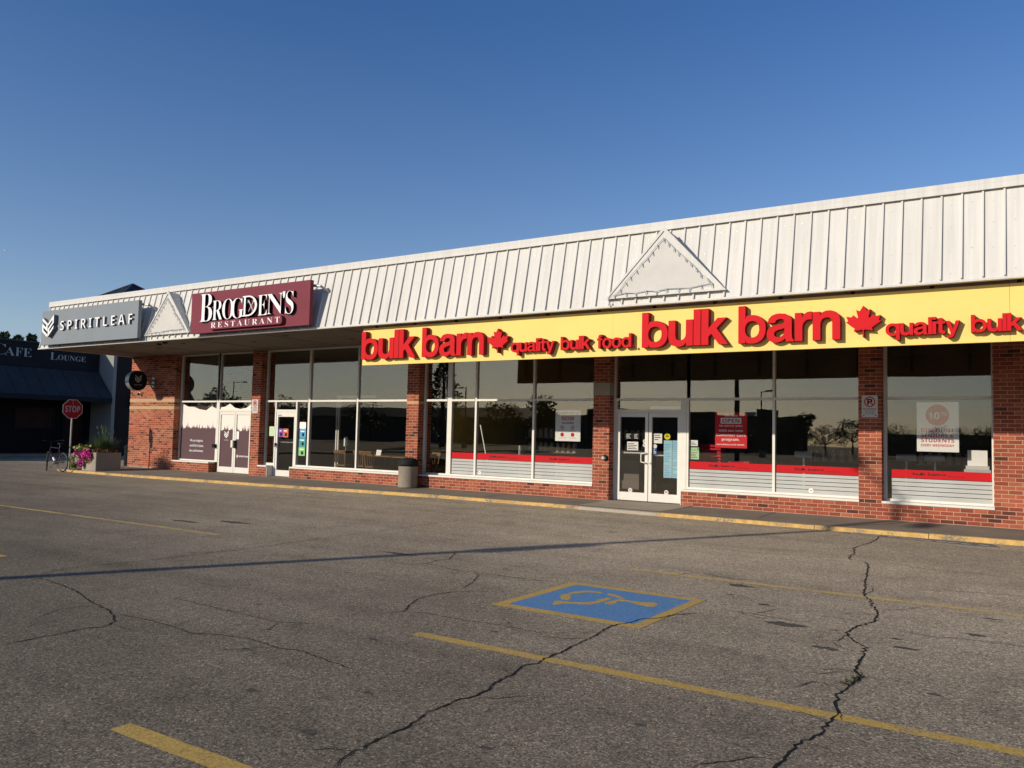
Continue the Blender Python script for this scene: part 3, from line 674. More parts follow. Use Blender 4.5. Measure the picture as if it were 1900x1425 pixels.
w2.box(-21.5,-19.5275,FB[0]-.012,FB[1]-.003,2.377,2.433); w2.box(-21.46,-19.5275,FB[0]+.003,FB[1]-.003,ZS-.052,ZS-.002); w2.box(-21.5,-21.46,FB[0],FB[1],2.434,ZS-.002)
w2o = w2.build('window', M['trim'], B); w2o['label'] = 'wide restaurant window above a low brick wall'
pane(w2o,-19.4525,-17.4575,.395,2.377); pane(w2o,-17.4025,-15.34,.395,2.377); pane(w2o,-21.46,-19.5275,2.433,ZS-.052); pane(w2o,-19.4525,-17.4575,2.433,ZS-.052); pane(w2o,-17.4025,-15.34,2.433,ZS-.052)
# bay 3..6
w3 = window([-14.84,-13.96,-13.07,-11.24,-9.41], [.06,.15,.06,.06,.04], .35, label='four pane window with red and frosted film on three panes')
d4 = door('double_door', [(-8.86,-8.06),(-8.04,-7.25)], 2.09, 2.405, (-8.95,-8.865), (-7.245,-7.11), handle=1, label='white framed double door with pull handles and notices')
upper([-8.93,-7.08], [.04,.05])
w4 = window([-7.08,-5.13,-3.39], [.05,.055,.04], .36, label='two pane window with red band and red poster')
w5 = window([-2.91,-1.04], [.06,.04], .36, label='single pane window with discount poster')
w6 = window([2.23,4.9,7.57], [.06,.055,.06], .36)
# door furniture
def pull(par, x, z0, z1, dx, mat='chrome'):
    mb = MB(); y = 17.995
    mb.path([(x,y,z1),(x,y-.06,z1),(x+dx,y-.07,z1-.02),(x+dx,y-.07,z0+.02),(x,y-.06,z0),(x,y,z0)], .014, 8); mb.build('handle', M[mat], par)
pull(d4, -8.10, .91, 1.14, -.10, 'trim'); pull(d4, -8.00, .91, 1.14, .06, 'trim')
MB().box(-8.78,-8.14,18.10,18.12,1.12,1.15).build('push_bar', M['chrome'], d4); MB().box(-7.96,-7.33,18.10,18.12,1.08,1.11).build('push_bar', M['chrome'], d4)
MB().box(-20.90,-20.15,18.09,18.11,1.08,1.11).build('push_bar', M['chrome'], d2)
hb = MB(); hb.box(-20.97,-20.93,17.94,17.995,.98,1.06); hb.tube((-20.95,17.95,.93),(-20.95,17.95,1.0),.02); hb.build('handle', M['black'], d2)
MB().box(-20.9,-20.75,17.985,17.995,1.93,1.97).build('closer_plate', M['chrome'], d2)
MB().box(-23.15,-23.05,17.95,17.995,.86,1.10).build('handle', M['trim'], d1); MB().box(-22.99,-22.93,17.95,17.995,.84,1.10).build('handle', M['black'], d1)
MB().box(-24.06,-23.93,17.90,17.984,.83,.95).build('entry_reader', M['black'], B)
# vinyl on the plum and cream shop (in front of the glass by 3 mm)
YV = YG-.006
def vinyl(par, x0, x1, z0, z1, mt, treez, seed):
    r = random.Random(seed); mb = MB()
    mb.extr([ccw([(x0,z0),(x1,z0)]+[(x, z) for x, z in mt if x0-1e-6 <= x <= x1+1e-6][::-1])], (0,YV,0), FX, FZ, .003)
    mb.build('mountain_vinyl', M['cream'], par)
    top = []; x = x0
    while x < x1:
        wv = r.uniform(.05,.10); h = r.uniform(.03,.20) if r.random() < .75 else r.uniform(-.08,0)
        a = min(x+wv, x1); m = (x+a)/2
        top += [(x, treez-.02), (m-wv*.28, treez+h*.35-.01), (m-wv*.14, treez+h*.45), (m, treez+h), (m+wv*.14, treez+h*.45), (m+wv*.28, treez+h*.35-.01)]; x = a
    top = [p for p in top if p[0] < x1-.001]+[(x1, treez-.02)]
    t2 = MB(); t2.extr([ccw([(x0,z0),(x1,z0)]+top[::-1])], (0,YV-.003,0), FX, FZ, .0025); t2.build('forest_vinyl', M['purple'], par)
vinyl(w1, -25.99,-24.005,.39,2.3, [(-25.99,2.34),(-25.6,2.22),(-25.3,2.22),(-25.0,2.14),(-24.62,2.10),(-24.35,2.24),(-24.005,2.15)], 1.50, 1)
vinyl(d1, -23.775,-23.11,.205,2, [(-23.775,1.955),(-23.11,1.955)], 1.46, 2)
vinyl(d1, -22.945,-22.275,.205,2, [(-22.945,1.955),(-22.275,1.955)], 1.44, 3)
mv = MB(); mv.extr([ccw([(-23.85,2.136),(-22.2,2.136),(-22.2,2.36),(-22.5,2.19),(-22.8,2.15),(-23.1,2.19),(-23.35,2.33),(-23.6,2.23),(-23.85,2.2)])], (0,YV,0), FX, FZ, .003); mv.build('mountain_vinyl', M['cream'], d1)
for t, x1_, z in (('We can imagine a',-24.72,.98),('world full of peace,',-24.68,.805),('love, and harmony',-24.70,.63)):
    tx = MB(); ftext(tx, t, YV-.004, -25.45, x1_, z, z+.115, style='reg'); tx.build('vinyl_lettering', M['letter_white'], w1)
em = MB(); chevrons(em, (0,YV-.005,0), FX, FZ, -23.58,-23.36,1.16,1.42,.001); em.build('emblem', M['letter_white'], d1)
em = MB(); ftext(em, 'spiritleaf', YV-.005, -23.57,-23.37,1.08,1.115, style='reg'); em.build('vinyl_lettering', M['letter_white'], d1); em = MB()
chevrons(em, (0,YV-.005,0), FX, FZ, -22.91,-22.82,.52,.64,.001); em.build('emblem', M['letter_white'], d1); em = MB(); ftext(em, 'SPIRITLEAF', YV-.005, -22.79,-22.29,.55,.60)
em.build('vinyl_lettering', M['letter_white'], d1)
# red and frosted film on the yellow-signed shop
YI = YG+.012; YO = YG-.004
def film(par, x0, x1, word=None, wx=(0,0)):
    r = MB(); r.box(x0,x1,YO,YO+.002,.825,.985); r.build('red_film', M['film_red'], par)
    f = MB(); z = .812
    for h in (.062,.072,.072,.072): f.box(x0,x1,YO,YO+.002,z-h,z); z -= h+.012
    f.box(x0,x1,YO,YO+.002,.405,z); f.build('frosted_film', M['film_white'], par)
    if word:
        t = MB(); a, b = wx; L = b-a
        bold(t, 'bulk', YO-.0012, a, a+.26*L, .885, .055, .0008); t.build('film_lettering', M['ink'], par); t = MB(); bold(t, 'barn', YO-.0012, a+.30*L, a+.56*L, .885, .055, .0008); t.build('film_lettering', M['ink'], par); t = MB()
        maple(t, YO-.0012, a+.58*L, a+.65*L, .885, .93, .0008); t.build('maple_leaf', M['ink'], par); t = MB(); ftext(t, 'quality bulk food', YO-.0012, a+.69*L, b, .868, .893, style='sans'); t.build('film_lettering', M['ink'], par)
film(w3,-13.87,-13.105); film(w3,-13.035,-11.275,1,(-12.6,-11.73)); film(w3,-11.205,-9.435,1,(-10.75,-9.87))
film(w4,-7.05,-5.165,1,(-6.58,-5.67)); film(w4,-5.095,-3.415,1,(-4.69,-3.78)); film(w5,-2.80,-1.065,1,(-2.42,-1.52)); film(w6,2.27,7.5)

# soffit, roof
MB().box(-28.8,9,14.46,18.4,ZS,ZS+.05).build('soffit', M['soffit'], B)
for x in range(-27, 9, 3): MB().box(x-.012,x+.012,14.6,17.7,ZS-.006,ZS-.001).build('soffit_joint', M['dark_metal'], B)
for x, y in ((-24.5,16),(-22.3,15.4),(-19.8,16),(-17.6,15.3),(-16.4,16.6),(-25.8,15.2)): MB().lathe((x,y,ZS-.012), [(.001,0),(.07,0),(.09,.012)], 16).build('recessed_light', M['dark_metal'], B)
for b_ in ((-20.9,-20.3,14.95,15.0,ZS-.01,ZS-.002),(-17.4,-16.6,14.62,14.75,ZS-.012,ZS-.002)): MB().box(*b_).build('vent_slot', M['dark_metal'], B)
for x, y in ((-23.2,15.1),(-22.6,14.9)): MB().box(x,x+.1,y,y+.1,ZS-.05,ZS-.001).build('soffit_clip', M['dark_metal'], B)
YB, YT, ZB, ZT = 14.40, 14.74, 4.05, 5.64      # mansard foot / head
XL, XR, PIT_ = -28.8, 9.0, .29
def my(z): return YB+(YT-YB)*(z-ZB)/(ZT-ZB)
mr = MB()
mr.hexa([(XL,YB,ZB),(XR,YB,ZB),(XR,YB+.05,ZB),(XL,YB+.05,ZB),(XL,YT,ZT),(XR,YT,ZT),(XR,YT+.05,ZT),(XL,YT+.05,ZT)])
nx = int((XR-XL)/PIT_)
for i in range(nx+1):
    x = XL+.02+i*PIT_; h = .034
    mr.hexa([(x-.014,YB-h,ZB+.028),(x+.014,YB-h,ZB+.028),(x+.014,YB-.001,ZB+.028),(x-.014,YB-.001,ZB+.028),(x-.014,YT-h,ZT-.02),(x+.014,YT-h,ZT-.02),(x+.014,YT-.001,ZT-.02),(x-.014,YT-.001,ZT-.02)])
mr.box(XL-.01,XR,YB-.05,YB+.06,ZB-.035,ZB-.002)
mro = mr.build('mansard_roof', M['white'], B)
scw = MB()
for i in range(nx):
    x = XL+.02+(i+.48)*PIT_
    for z in (4.16,4.55,4.95,5.32):
        y = my(z); scw.extr([disc(x, z+.02*math.sin(i*1.7+z*9), .0085, 6)], (0,y-.006,0), FX, FZ, .006)
scw.build('roof_screws', M['steel'], mro, kind='stuff')
cp = MB(); cp.box(XL-.03,XR,YT-.085,YT+.22,ZT-.045,ZT+.03)
cp.hexa([(XL-.03,YT-.095,ZT-.14),(XR,YT-.095,ZT-.14),(XR,YT-.06,ZT-.14),(XL-.03,YT-.06,ZT-.14),(XL-.03,YT-.085,ZT-.046),(XR,YT-.085,ZT-.046),(XR,YT-.05,ZT-.046),(XL-.03,YT-.05,ZT-.046)])
cp.build('coping', M['white'], B)
MB().box(XL,XR,YT+.06,30,ZT-.4,ZT-.3).build('flat_roof', M['wall_in'], B)
ge = MB(); ge.extr([ccw([(YB+.06,ZB),(18.3,ZB),(18.3,ZT-.05),(YT+.06,ZT-.05)])], (XL+.06,0,0), (0,1,0), (0,0,1), .06); ge.build('gable_end', M['white'], B)
MB().box(-28.74,-28.4,18.36,30,-.1,ZT-.45).build('end_wall', M['brick_orange'], B)
# triangular gablets with string lights
def gablet(cx, hw, z0, h, label):
    y0 = 14.345; apex = z0+h; mb = MB()
    back = lambda z: my(z)-.004
    # wedge: front triangle, back on the roof plane
    A0, A1, A2 = (cx-hw,y0,z0), (cx+hw,y0,z0), (cx,y0,apex)
    Bk = [(cx-hw,back(z0),z0),(cx+hw,back(z0),z0),(cx,back(apex),apex)]
    mb.add([A0,A1,A2]+Bk, [(0,1,2),(5,4,3),(0,3,4,1),(1,4,5,2),(2,5,3,0)])
    g = mb.build('gablet', M['white'], B); g['label'] = label
    k = (hw-.19)/hw; zc = z0+.05; pn = MB()
    ip = [(cx-hw*.83, zc), (cx+hw*.80, zc+.03), (cx, zc+h*.80)]
    pn.extr([ccw(ip)], (0,y0-.008,0), FX, FZ, .006); pn.build('gablet_panel', M['panel'], g)
    rim = MB(); op = [(cx-hw-.03,z0-.02),(cx+hw+.03,z0-.02),(cx,apex+.035)]
    rim.extr([ccw(op), [(cx-hw*.965,z0+.015),(cx+hw*.965,z0+.015),(cx,apex-.045)]], (0,y0-.02,0), FX, FZ, .018); rim.build('gablet_edge', M['white'], g)
    # string light
    sl_ = MB(); r = random.Random(int(cx*10)); y = y0-.035
    tri = [(cx-hw*.84,zc-.005),(cx,zc+h*.81),(cx+hw*.81,zc+.06),(cx-hw*.84,zc-.005)]
    for a, b in zip(tri[:-1], tri[1:]):
        n = 9; P = []
        for i in range(n+1):
            t = i/n; P.append((a[0]+(b[0]-a[0])*t+r.gauss(0,.008), y, a[1]+(b[1]-a[1])*t-.03*math.sin(math.pi*(t*n % 1))+r.gauss(0,.012)))
        sl_.path(P, .006, 5)
        for p in P[1:]:
            dx = r.uniform(-.01,.03); sl_.tube(p, (p[0]+dx, y-.012, p[2]-.075), .011, .007, 6)
    sl_.path([(cx-hw*.84,y,zc),(cx-hw*.96,y,zc-.04),(cx-hw*.95,14.33,zc-.16)], .006, 5); sl_.tube((cx-hw*.95,14.33,zc-.13),(cx-hw*.93,14.33,zc-.22),.02,.012,6)
    so_ = sl_.build('string_light', M['cafe_letter']); so_['category'] = 'string light'; so_['group'] = 'string lights on the roof triangles'; return so_
s_a = gablet(-6.15,1.18,4.20,1.24,'pale triangular gablet above the yellow sign'); s_a['label'] = 'string of unlit bulbs around the triangle above the yellow sign'
s_b = gablet(-21.58,1.05,4.20,1.22,'pale triangular gablet between the grey and maroon signs'); s_b['label'] = 'string of unlit bulbs around the triangle beside the maroon sign'
# interior shell
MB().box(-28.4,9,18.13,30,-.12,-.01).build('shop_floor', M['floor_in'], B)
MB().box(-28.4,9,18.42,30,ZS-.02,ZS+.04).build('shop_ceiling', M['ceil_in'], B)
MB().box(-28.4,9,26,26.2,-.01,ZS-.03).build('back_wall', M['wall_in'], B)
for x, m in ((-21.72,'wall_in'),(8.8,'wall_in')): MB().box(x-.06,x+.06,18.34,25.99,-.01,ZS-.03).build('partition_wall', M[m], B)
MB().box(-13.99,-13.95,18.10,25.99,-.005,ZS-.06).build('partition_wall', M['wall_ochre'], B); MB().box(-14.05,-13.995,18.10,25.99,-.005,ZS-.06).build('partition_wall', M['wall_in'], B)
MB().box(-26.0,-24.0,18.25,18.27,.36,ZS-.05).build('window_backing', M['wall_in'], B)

# ================================================================== SIGNS
def box_back(mb, x0, x1, z0, z1, yf, dep): mb.box(x0, x1, yf, yf+dep, z0, z1)
# long yellow sign hung below the roof edge
ys = thing('storefront_sign', (-4,14.58,3.5), 'long yellow storefront sign with raised red lettering and maple leaves', 'sign')
yb = MB()
for a, b in ((-14.0,-7.3),(-7.296,-.6),(-.596,6.1)): yb.box(a, b, 14.565, 14.625, 3.085, 3.975)
yb.build('board', M['yellow'], ys); MB().box(-14.0,6.1,14.627,14.65,3.095,3.965).build('backing', M['backing'], ys)
for i in range(17): MB().box(-13.7+i*1.2,-13.64+i*1.2,14.652,14.70,3.2,ZS-.001).build('hanger', M['dark_metal'], ys)
YL, DL = 14.435, .13
RM = [M['red'], M['red_return']]
def word(mbw, w_, x0, x1, zb, h, name='lettering'):
    mb = MB(); bold(mb, w_, YL, x0, x1, zb, h, DL, side=1); return mb.build(name, RM, ys)
for ox, off in ((0, 0), (7.30, 0)):
    word(0,'bulk',-13.92+ox,-12.24+ox,3.215,.665); word(0,'barn',-12.05+ox,-10.325+ox,3.215,.665)
    mb = MB(); maple(mb, YL, -10.235+ox,-9.69+ox,3.235,3.755,DL,1); mb.build('maple_leaf', RM, ys)
    word(0,'quality',-9.625+ox,-8.56+ox,3.235,.27); word(0,'bulk',-8.41+ox,-7.73+ox,3.235,.27); word(0,'food',-7.58+ox,-6.84+ox,3.235,.27)
mb = MB(); ftext(mb, 'co.', YL-.0, -6.815,-6.765,3.235,3.27, .03); mb.build('small_mark', M['red_return'], ys)
word(0,'bulk',.66,2.34,3.215,.665); word(0,'barn',2.53,4.25,3.215,.665)
# blue grey sign
gs = thing('storefront_sign', (-25.5,14.2,4.68), 'blue grey storefront sign with white wheat ear emblem at the roof corner', 'sign')
MB().box(-28.25,-22.75,14.16,14.27,4.11,5.245).build('board', M['grey_sign'], gs)
lm = [M['letter_white'], M['grey_return']]
mb = MB(); ftext(mb, 'SPIRITLEAF', 14.095, -26.97,-22.95,4.545,4.845, .12, 'sans', 1.55, 1); mb.build('lettering', lm, gs)
mb = MB(); chevrons(mb, (0,14.035,0), FX, FZ, -27.97,-27.27,4.33,5.06,.12,1); mb.build('emblem', lm, gs)
for x in (-25.4,-27.9):
    br = MB(); br.tube((x,14.27,5.12),(x,14.60,5.0),.03); br.build('bracket', M['steel'], gs)
br = MB(); br.tube((-22.9,14.30,5.15),(-22.55,14.36,5.12),.035); br.tube((-22.55,14.36,5.12),(-22.48,14.60,4.95),.03); br.build('bracket', M['steel'], gs)
# maroon sign
ms = thing('storefront_sign', (-17.85,14.2,4.66), 'maroon storefront sign with white serif lettering and a smaller plate', 'sign')
MB().box(-20.2,-15.46,14.16,14.27,4.10,5.23).build('board', M['maroon'], ms)
bl = [M['letter_white'], M['black']]
mb = MB(); Yb = 14.075
for t, a, b, z0, z1 in (('B',-19.70,-19.17,4.40,5.16),('R',-19.16,-18.72,4.42,4.945),('O',-18.74,-18.27,4.41,4.96),('G',-18.36,-17.85,4.41,4.95),('E',-17.30,-16.93,4.43,4.96),('N',-16.95,-16.33,4.43,4.96),("'",-16.36,-16.27,4.82,4.99),('S',-16.25,-15.95,4.40,4.99)):
    text(mb, t, (0,Yb-(.004 if t in 'GN' else 0),0), FX, FZ, a, b, z0, z1, .10, 'serif', 1.0, 1)
dd = [(-17.84,4.43),(-17.62,4.43)]+sup(-17.62,4.70,.35,.27,-85,85,18,2)+[(-17.62,4.97),(-17.84,4.97),(-17.84,4.945),(-17.79,4.93),(-17.79,4.47),(-17.84,4.455)]
mb.extr([ccw(dd), [(-17.72,4.465)]+sup(-17.62,4.70,.27,.235,-85,85,18,2)+[(-17.72,4.935)]], (0,Yb-.003-.05,0), FX, FZ, .10, 1)
mb.build('lettering', bl, ms)
hl = MB()
hl.extr([ccw([(-19.72,4.37),(-19.2,4.38),(-15.9,4.37),(-15.86,4.99),(-16.4,5.02),(-17.2,5.0),(-18.9,4.99),(-19.1,5.1),(-19.3,5.20),(-19.66,5.18)])], (0,14.152,0), FX, FZ, .002)
mb = MB(); mb.extr([rrect(-19.30,-16.34,4.165,4.385,.08)], (0,14.06,0), FX, FZ, .1); mb.build('name_plate', M['maroon'], ms)
mb = MB(); ftext(mb, 'RESTAURANT', 14.055, -19.17,-16.42,4.20,4.35, .012, 'serif', 1.5); mb.build('plate_lettering', M['letter_white'], ms)
ut = MB()
for a, b in (((-17.65,4.84),(-17.47,4.56)),((-17.44,4.85),(-17.65,4.56))): ut.tube((a[0],14.07,a[1]),(b[0],14.07,b[1]),.013,.007,6)
for dx in (-.03,-.01,.012): ut.tube((-17.65+dx,14.07,4.79),(-17.665+dx,14.07,4.87),.006,.005,5)
ut.extr([disc(-17.44,4.85,.022,10,.05)], (0,14.06,0), FX, FZ, .01); ut.build('cutlery_emblem', M['letter_white'], ms)
for x in (-17.8,-19.9): br = MB(); br.tube((x,14.27,5.12),(x,14.62,4.98),.035); br.build('bracket', M['steel'], ms)
br = MB(); br.tube((-15.6,14.30,5.12),(-15.30,14.36,5.09),.035); br.tube((-15.30,14.36,5.09),(-15.24,14.62,4.95),.03); br.build('bracket', M['steel'], ms)
# round blade sign on the pier
rsn = thing('blade_sign', (-27.32,17.06,3.11), 'round black projecting sign with pale emblem on the brick pier', 'sign')
mb = MB(); mb.tube((-27.44,17.06,3.11),(-27.22,17.06,3.11),.355,.355,40,False); mb.build('rim', M['steel'], rsn, smooth=False)
mb = MB(); mb.tube((-27.445,17.06,3.11),(-27.215,17.06,3.11),.350,.350,40); mb.build('face', M['black'], rsn)
mb = MB(); chevrons(mb, (-27.212,0,0), (0,1,0), FZ, 16.95,17.19,3.03,3.33,.002); text(mb, 'spiritleaf', (-27.211,0,0), (0,1,0), FZ, 16.92,17.22,2.935,2.985, .002, 'reg'); mb.build('emblem', M['cafe_letter'], rsn)
for b_ in ((-27.37,-27.29,17.41,17.719,3.12,3.20),(-27.37,-27.29,17.41,17.719,2.98,3.04)): MB().box(*b_).build('bracket', M['steel'], rsn)
MB().box(-27.40,-27.26,17.72,17.752,2.92,3.26).build('wall_plate', M['steel'], rsn)
# small dome camera
dc = thing('security_camera', (-28.08,17.75,2.67), 'small white dome camera under the round sign', 'camera')
mb = MB(); mb.tube((-28.08,17.755,2.68),(-28.08,17.67,2.68),.055,.05,14); mb.build('body', M['letter_white'], dc); mb = MB(); mb.ball((-28.08,17.655,2.67),.045,12,8); mb.build('lens', M['black'], dc)
# bell on pillar
bl_ = thing('alarm_bell', (-9.05,17.75,1.0), 'small round silver and black bell on the brick pillar beside the double doors', 'bell')
mb = MB(); mb.tube((-9.05,17.755,1.0),(-9.05,17.70,1.0),.075,.07,18); mb.build('base', M['black'], bl_); mb = MB(); mb.tube((-9.07,17.70,1.0),(-9.07,17.66,1.0),.055,.035,18); mb.build('dome', M['chrome'], bl_)
# no parking signs
def nopark(cx, zt, label):
    t = thing('no_parking_sign', (cx,17.74,zt-.22), label, 'sign', 'no parking signs on the brick pillars')
    mb = MB(); mb.extr([rrect(cx-.15,cx+.15,zt-.44,zt,.025)], (0,17.735,0), FX, FZ, .006); mb.build('plate', M['panel'], t)
    mb = MB(); mb.extr([disc(cx,zt-.13,.105,32), disc(cx,zt-.13,.083,32)], (0,17.732,0), FX, FZ, .002)
    mb.extr([ccw([(cx-.075,zt-.07),(cx-.06,zt-.055),(cx+.075,zt-.19),(cx+.06,zt-.205)])], (0,17.7285,0), FX, FZ, .002); mb.build('prohibition_ring', M['ink_red'], t)
    mb = MB(); ftext(mb, 'P', 17.7305, cx-.045,cx+.05,zt-.19,zt-.07, .001)
    ftext(mb, 'NO PARKING', 17.732, cx-.12,cx+.12,zt-.285,zt-.262, .001)
    for k in range(3): ftext(mb, ('FIRE ROUTE','TOW AWAY ZONE','AT ALL TIMES')[k], 17.732, cx-.09,cx+.09,zt-.325-k*.03,zt-.307-k*.03, .001, 'reg')
    for dx in (-.11,.11): mb.extr([disc(cx+dx,zt-.40,.012,8)], (0,17.732,0), FX, FZ, .002)
    mb.build('plate_lettering', M['ink'], t)
nopark(-3.155,2.45,'no parking plate on the pillar between the red poster and the discount poster'); nopark(-21.73,2.45,'no parking plate on the pillar beside the plum vinyl doors')

# ================================================================== POSTERS AND STICKERS
def poster(name, label, cat, x0, x1, z0, z1, mat, Y=YI+.012, group=None):
    t = thing(name, ((x0+x1)/2,Y,z0), label, cat, group)
    MB().box(x0,x1,Y,Y+.003,z0,z1).build('sheet', M[mat], t); return t
YP = YI+.0105
p = poster('poster','white poster announcing a pick-up service with four red icons','poster',-10.62,-9.90,1.37,2.145,'paper')
mb = MB(); ftext(mb,'Curbside Pick-up',YP,-10.57,-9.95,2.035,2.10,.001); ftext(mb,'Available',YP,-10.43,-10.09,1.80,1.86,.001); mb.build('dark_lettering',M['ink_green'],p)
mb = MB(); ftext(mb,'NOW',YP,-10.44,-10.08,1.885,1.99,.001)
for i, (x, z) in enumerate(((-10.42,1.71),(-10.12,1.71),(-10.42,1.53),(-10.12,1.53))):
    if i < 2: mb.extr([disc(x,z,.052,20),disc(x,z,.038,20)],(0,YP,0),FX,FZ,.001); mb.extr([disc(x,z,.018,8)],(0,YP,0),FX,FZ,.001)
    else: mb.extr([disc(x,z,.052,20)],(0,YP,0),FX,FZ,.001)
    ftext(mb,('Order online','Choose a time','Park in front','We load it')[i],YP,x-.10,x+.10,z-.09,z-.07,.001,'reg')
mb.build('red_lettering',M['ink_red'],p)
p = poster('poster','red poster saying the shop is open, half in shade','poster',-6.455,-5.73,1.315,2.105,'poster_red')
mb = MB(); mb.extr([rrect(-6.33,-5.86,1.855,1.985,.012)],(0,YP,0),FX,FZ,.0008)
for t, a, b, z, h in (('We are',-6.24,-5.95,2.01,.055),('to serve you',-6.36,-5.84,1.775,.055),('with our new',-6.37,-5.82,1.675,.055),('Customer Care',-6.43,-5.76,1.575,.055),('program.',-6.30,-5.90,1.46,.06),('See bulkbarn.ca for details.',-6.42,-5.78,1.375,.035)): ftext(mb,t,YP,a,b,z,z+h,.001)
mb.build('white_lettering',M['letter_white'],p)
mb = MB(); ftext(mb,'OPEN',YP-.0012,-6.29,-5.90,1.875,1.965,.001); mb.build('boxed_lettering',M['ink_red'],p)
p = poster('poster','white poster with a red ten percent disc for seniors and students','poster',-2.345,-1.61,1.355,2.325,'paper')
mb = MB(); mb.extr([disc(-1.98,2.07,.205,40)],(0,YP,0),FX,FZ,.0008)
for t, a, b, z, h in (('DISCOUNT',-2.27,-1.69,1.735,.075),('SENIORS &',-2.27,-1.70,1.635,.075),('STUDENTS',-2.27,-1.69,1.54,.075),('EVERY WEDNESDAY',-2.27,-1.69,1.455,.048)): ftext(mb,t,YP,a,b,z,z+h,.001)
mb.build('red_lettering',M['ink_red'],p)
mb = MB(); ftext(mb,'10',YP-.0012,-2.14,-1.94,1.99,2.13,.001); ftext(mb,'%',YP-.0012,-1.92,-1.81,2.06,2.14,.001); mb.build('white_lettering',M['letter_white'],p)
def lines(par, x0, x1, z0, z1, n, mat='ink', Y=YP, seed=1, frac=.35):
    r = random.Random(seed); mb = MB(); h = (z1-z0)/n
    for i in range(n):
        if r.random() < .12: continue
        z = z1-(i+.5)*h; mb.box(x0, x0+(x1-x0)*r.uniform(.55,1), Y, Y+.001, z-h*frac/2, z+h*frac/2)
    mb.build('printed_lines', M[mat], par)
def notice(label, x0, x1, z0, z1, mat, n=5, ink='ink', group=None, **k):
    t = poster('notice', label, 'notice', x0, x1, z0, z1, mat, group=group, **k)
    if n: lines(t, x0+.02, x1-.02, z0+.02, z1-.03, n, ink, Y=k.get('Y', YI+.012)-.0015, seed=int(abs(x0)*100))
    return t
notice('white printed notice on the door leaf with the shorter handle gap, below the printed hours', -8.625,-8.335,1.195,1.40,'paper',4)
hl_ = poster('notice','rows of small white printed words on the dark door glass','notice',-8.66,-8.32,1.465,1.60,'ink'); lines(hl_, -8.65,-8.52,1.47,1.59,4,'letter_white'); lines(hl_, -8.44,-8.33,1.47,1.59,4,'letter_white')
notice('grey white square notice above the pale blue papers', -7.94,-7.73,1.375,1.61,'paper',4)
for i, (x, lab) in enumerate(((-7.685,'pale blue printed paper next to the door centre stile'),(-7.47,'pale blue printed paper next to the door jamb'))): notice(lab, x, x+.205, .585, 1.45, 'lightblue', 20, 'skyblue', group='pale blue papers on the door')
notice('white opening hours card beside the double doors', -7.055,-6.86,1.335,1.47,'paper',3)
g_ = poster('notice','white card with a green heading below the hours card','notice',-7.05,-6.83,1.035,1.31,'palegreen'); MB().box(-7.05,-6.83,YI+.0105,YI+.0115,1.235,1.31).build('heading',M['green'],g_); mb = MB(); ftext(mb,'FREE',YP-.0015,-7.01,-6.87,1.25,1.295,.001); mb.build('lettering',M['letter_white'],g_); lines(g_,-7.03,-6.85,1.06,1.2,4)
def round_sticker(label, x, z, r, mat, mark=None, Y=YI+.010):
    t = thing('sticker', (x,Y,z), label, 'sticker'); mb = MB(); mb.extr([disc(x,z,r,24)],(0,Y,0),FX,FZ,.002); mb.build('disc', M[mat], t)
    if mark:
        mb = MB(); mb.box(x-r*.55,x+r*.55,Y-.002,Y-.0005,z-r*.12,z+r*.12); mb.box(x-r*.35,x+r*.35,Y-.002,Y-.0005,z+r*.3,z+r*.45); mb.build('print', M[mark], t)
round_sticker('round yellow sticker above the pale blue papers', -7.60,1.54,.075,'sticker_yellow','ink')
round_sticker('round white sticker above the blue wheelchair sticker', -7.905,1.305,.05,'paper')
round_sticker('upper of two round white stickers by the door centre', -8.17,1.415,.045,'paper','ink'); round_sticker('lower of two round white stickers by the door centre', -8.17,1.325,.045,'paper','ink')
round_sticker('round pale sticker low on the door leaf with push bar', -8.525,.245,.055,'paper','ink_red'); round_sticker('round pale sticker low on the door leaf with blue papers', -7.61,.245,.055,'paper','ink_red')
round_sticker('round pale sticker low on the frosted pane, second from the ochre wall', -12.92,.47,.045,'paper','ink_red',YG-.008); round_sticker('round pale sticker low on the frosted pane beneath the black film lettering', -4.36,.47,.05,'paper','ink_red',YG-.008)
ac = poster('sticker','blue wheelchair access sticker on the door','sticker',-7.965,-7.86,1.11,1.255,'signblue'); mb = MB(); mb.extr([disc(-7.915,1.16,.032,18),disc(-7.915,1.16,.022,18)],(0,YP,0),FX,FZ,.001); mb.box(-7.93,-7.92,YP-.002,YP-.001,1.17,1.22); mb.extr([disc(-7.925,1.232,.012,10)],(0,YP,0),FX,FZ,.001); mb.box(-7.92,-7.885,YP-.002,YP-.001,1.165,1.175); mb.build('wheelchair_symbol',M['letter_white'],ac)
poster('paper_strip','pale grey strip taped above the double doors','paper',-8.04,-7.26,2.17,2.245,'cafe_letter')
MBx = [('pale green notice on the sidelight next to the block of low wall',-21.33,-21.10,1.28,1.59,'palegreen'),('violet sticker on the single door',-20.885,-20.69,1.255,1.53,'violet'),('coral sticker on the single door',-20.68,-20.43,1.25,1.53,'coral'),
 ('white rounded notice topping the column of stickers',-19.92,-19.64,1.535,1.745,'paper'),('sky blue sticker in the column of stickers',-19.91,-19.63,1.26,1.53,'skyblue'),('teal sticker in the column of stickers',-19.92,-19.63,.975,1.255,'teal'),('green sticker at the foot of the column of stickers',-19.93,-19.64,.69,.97,'green')]
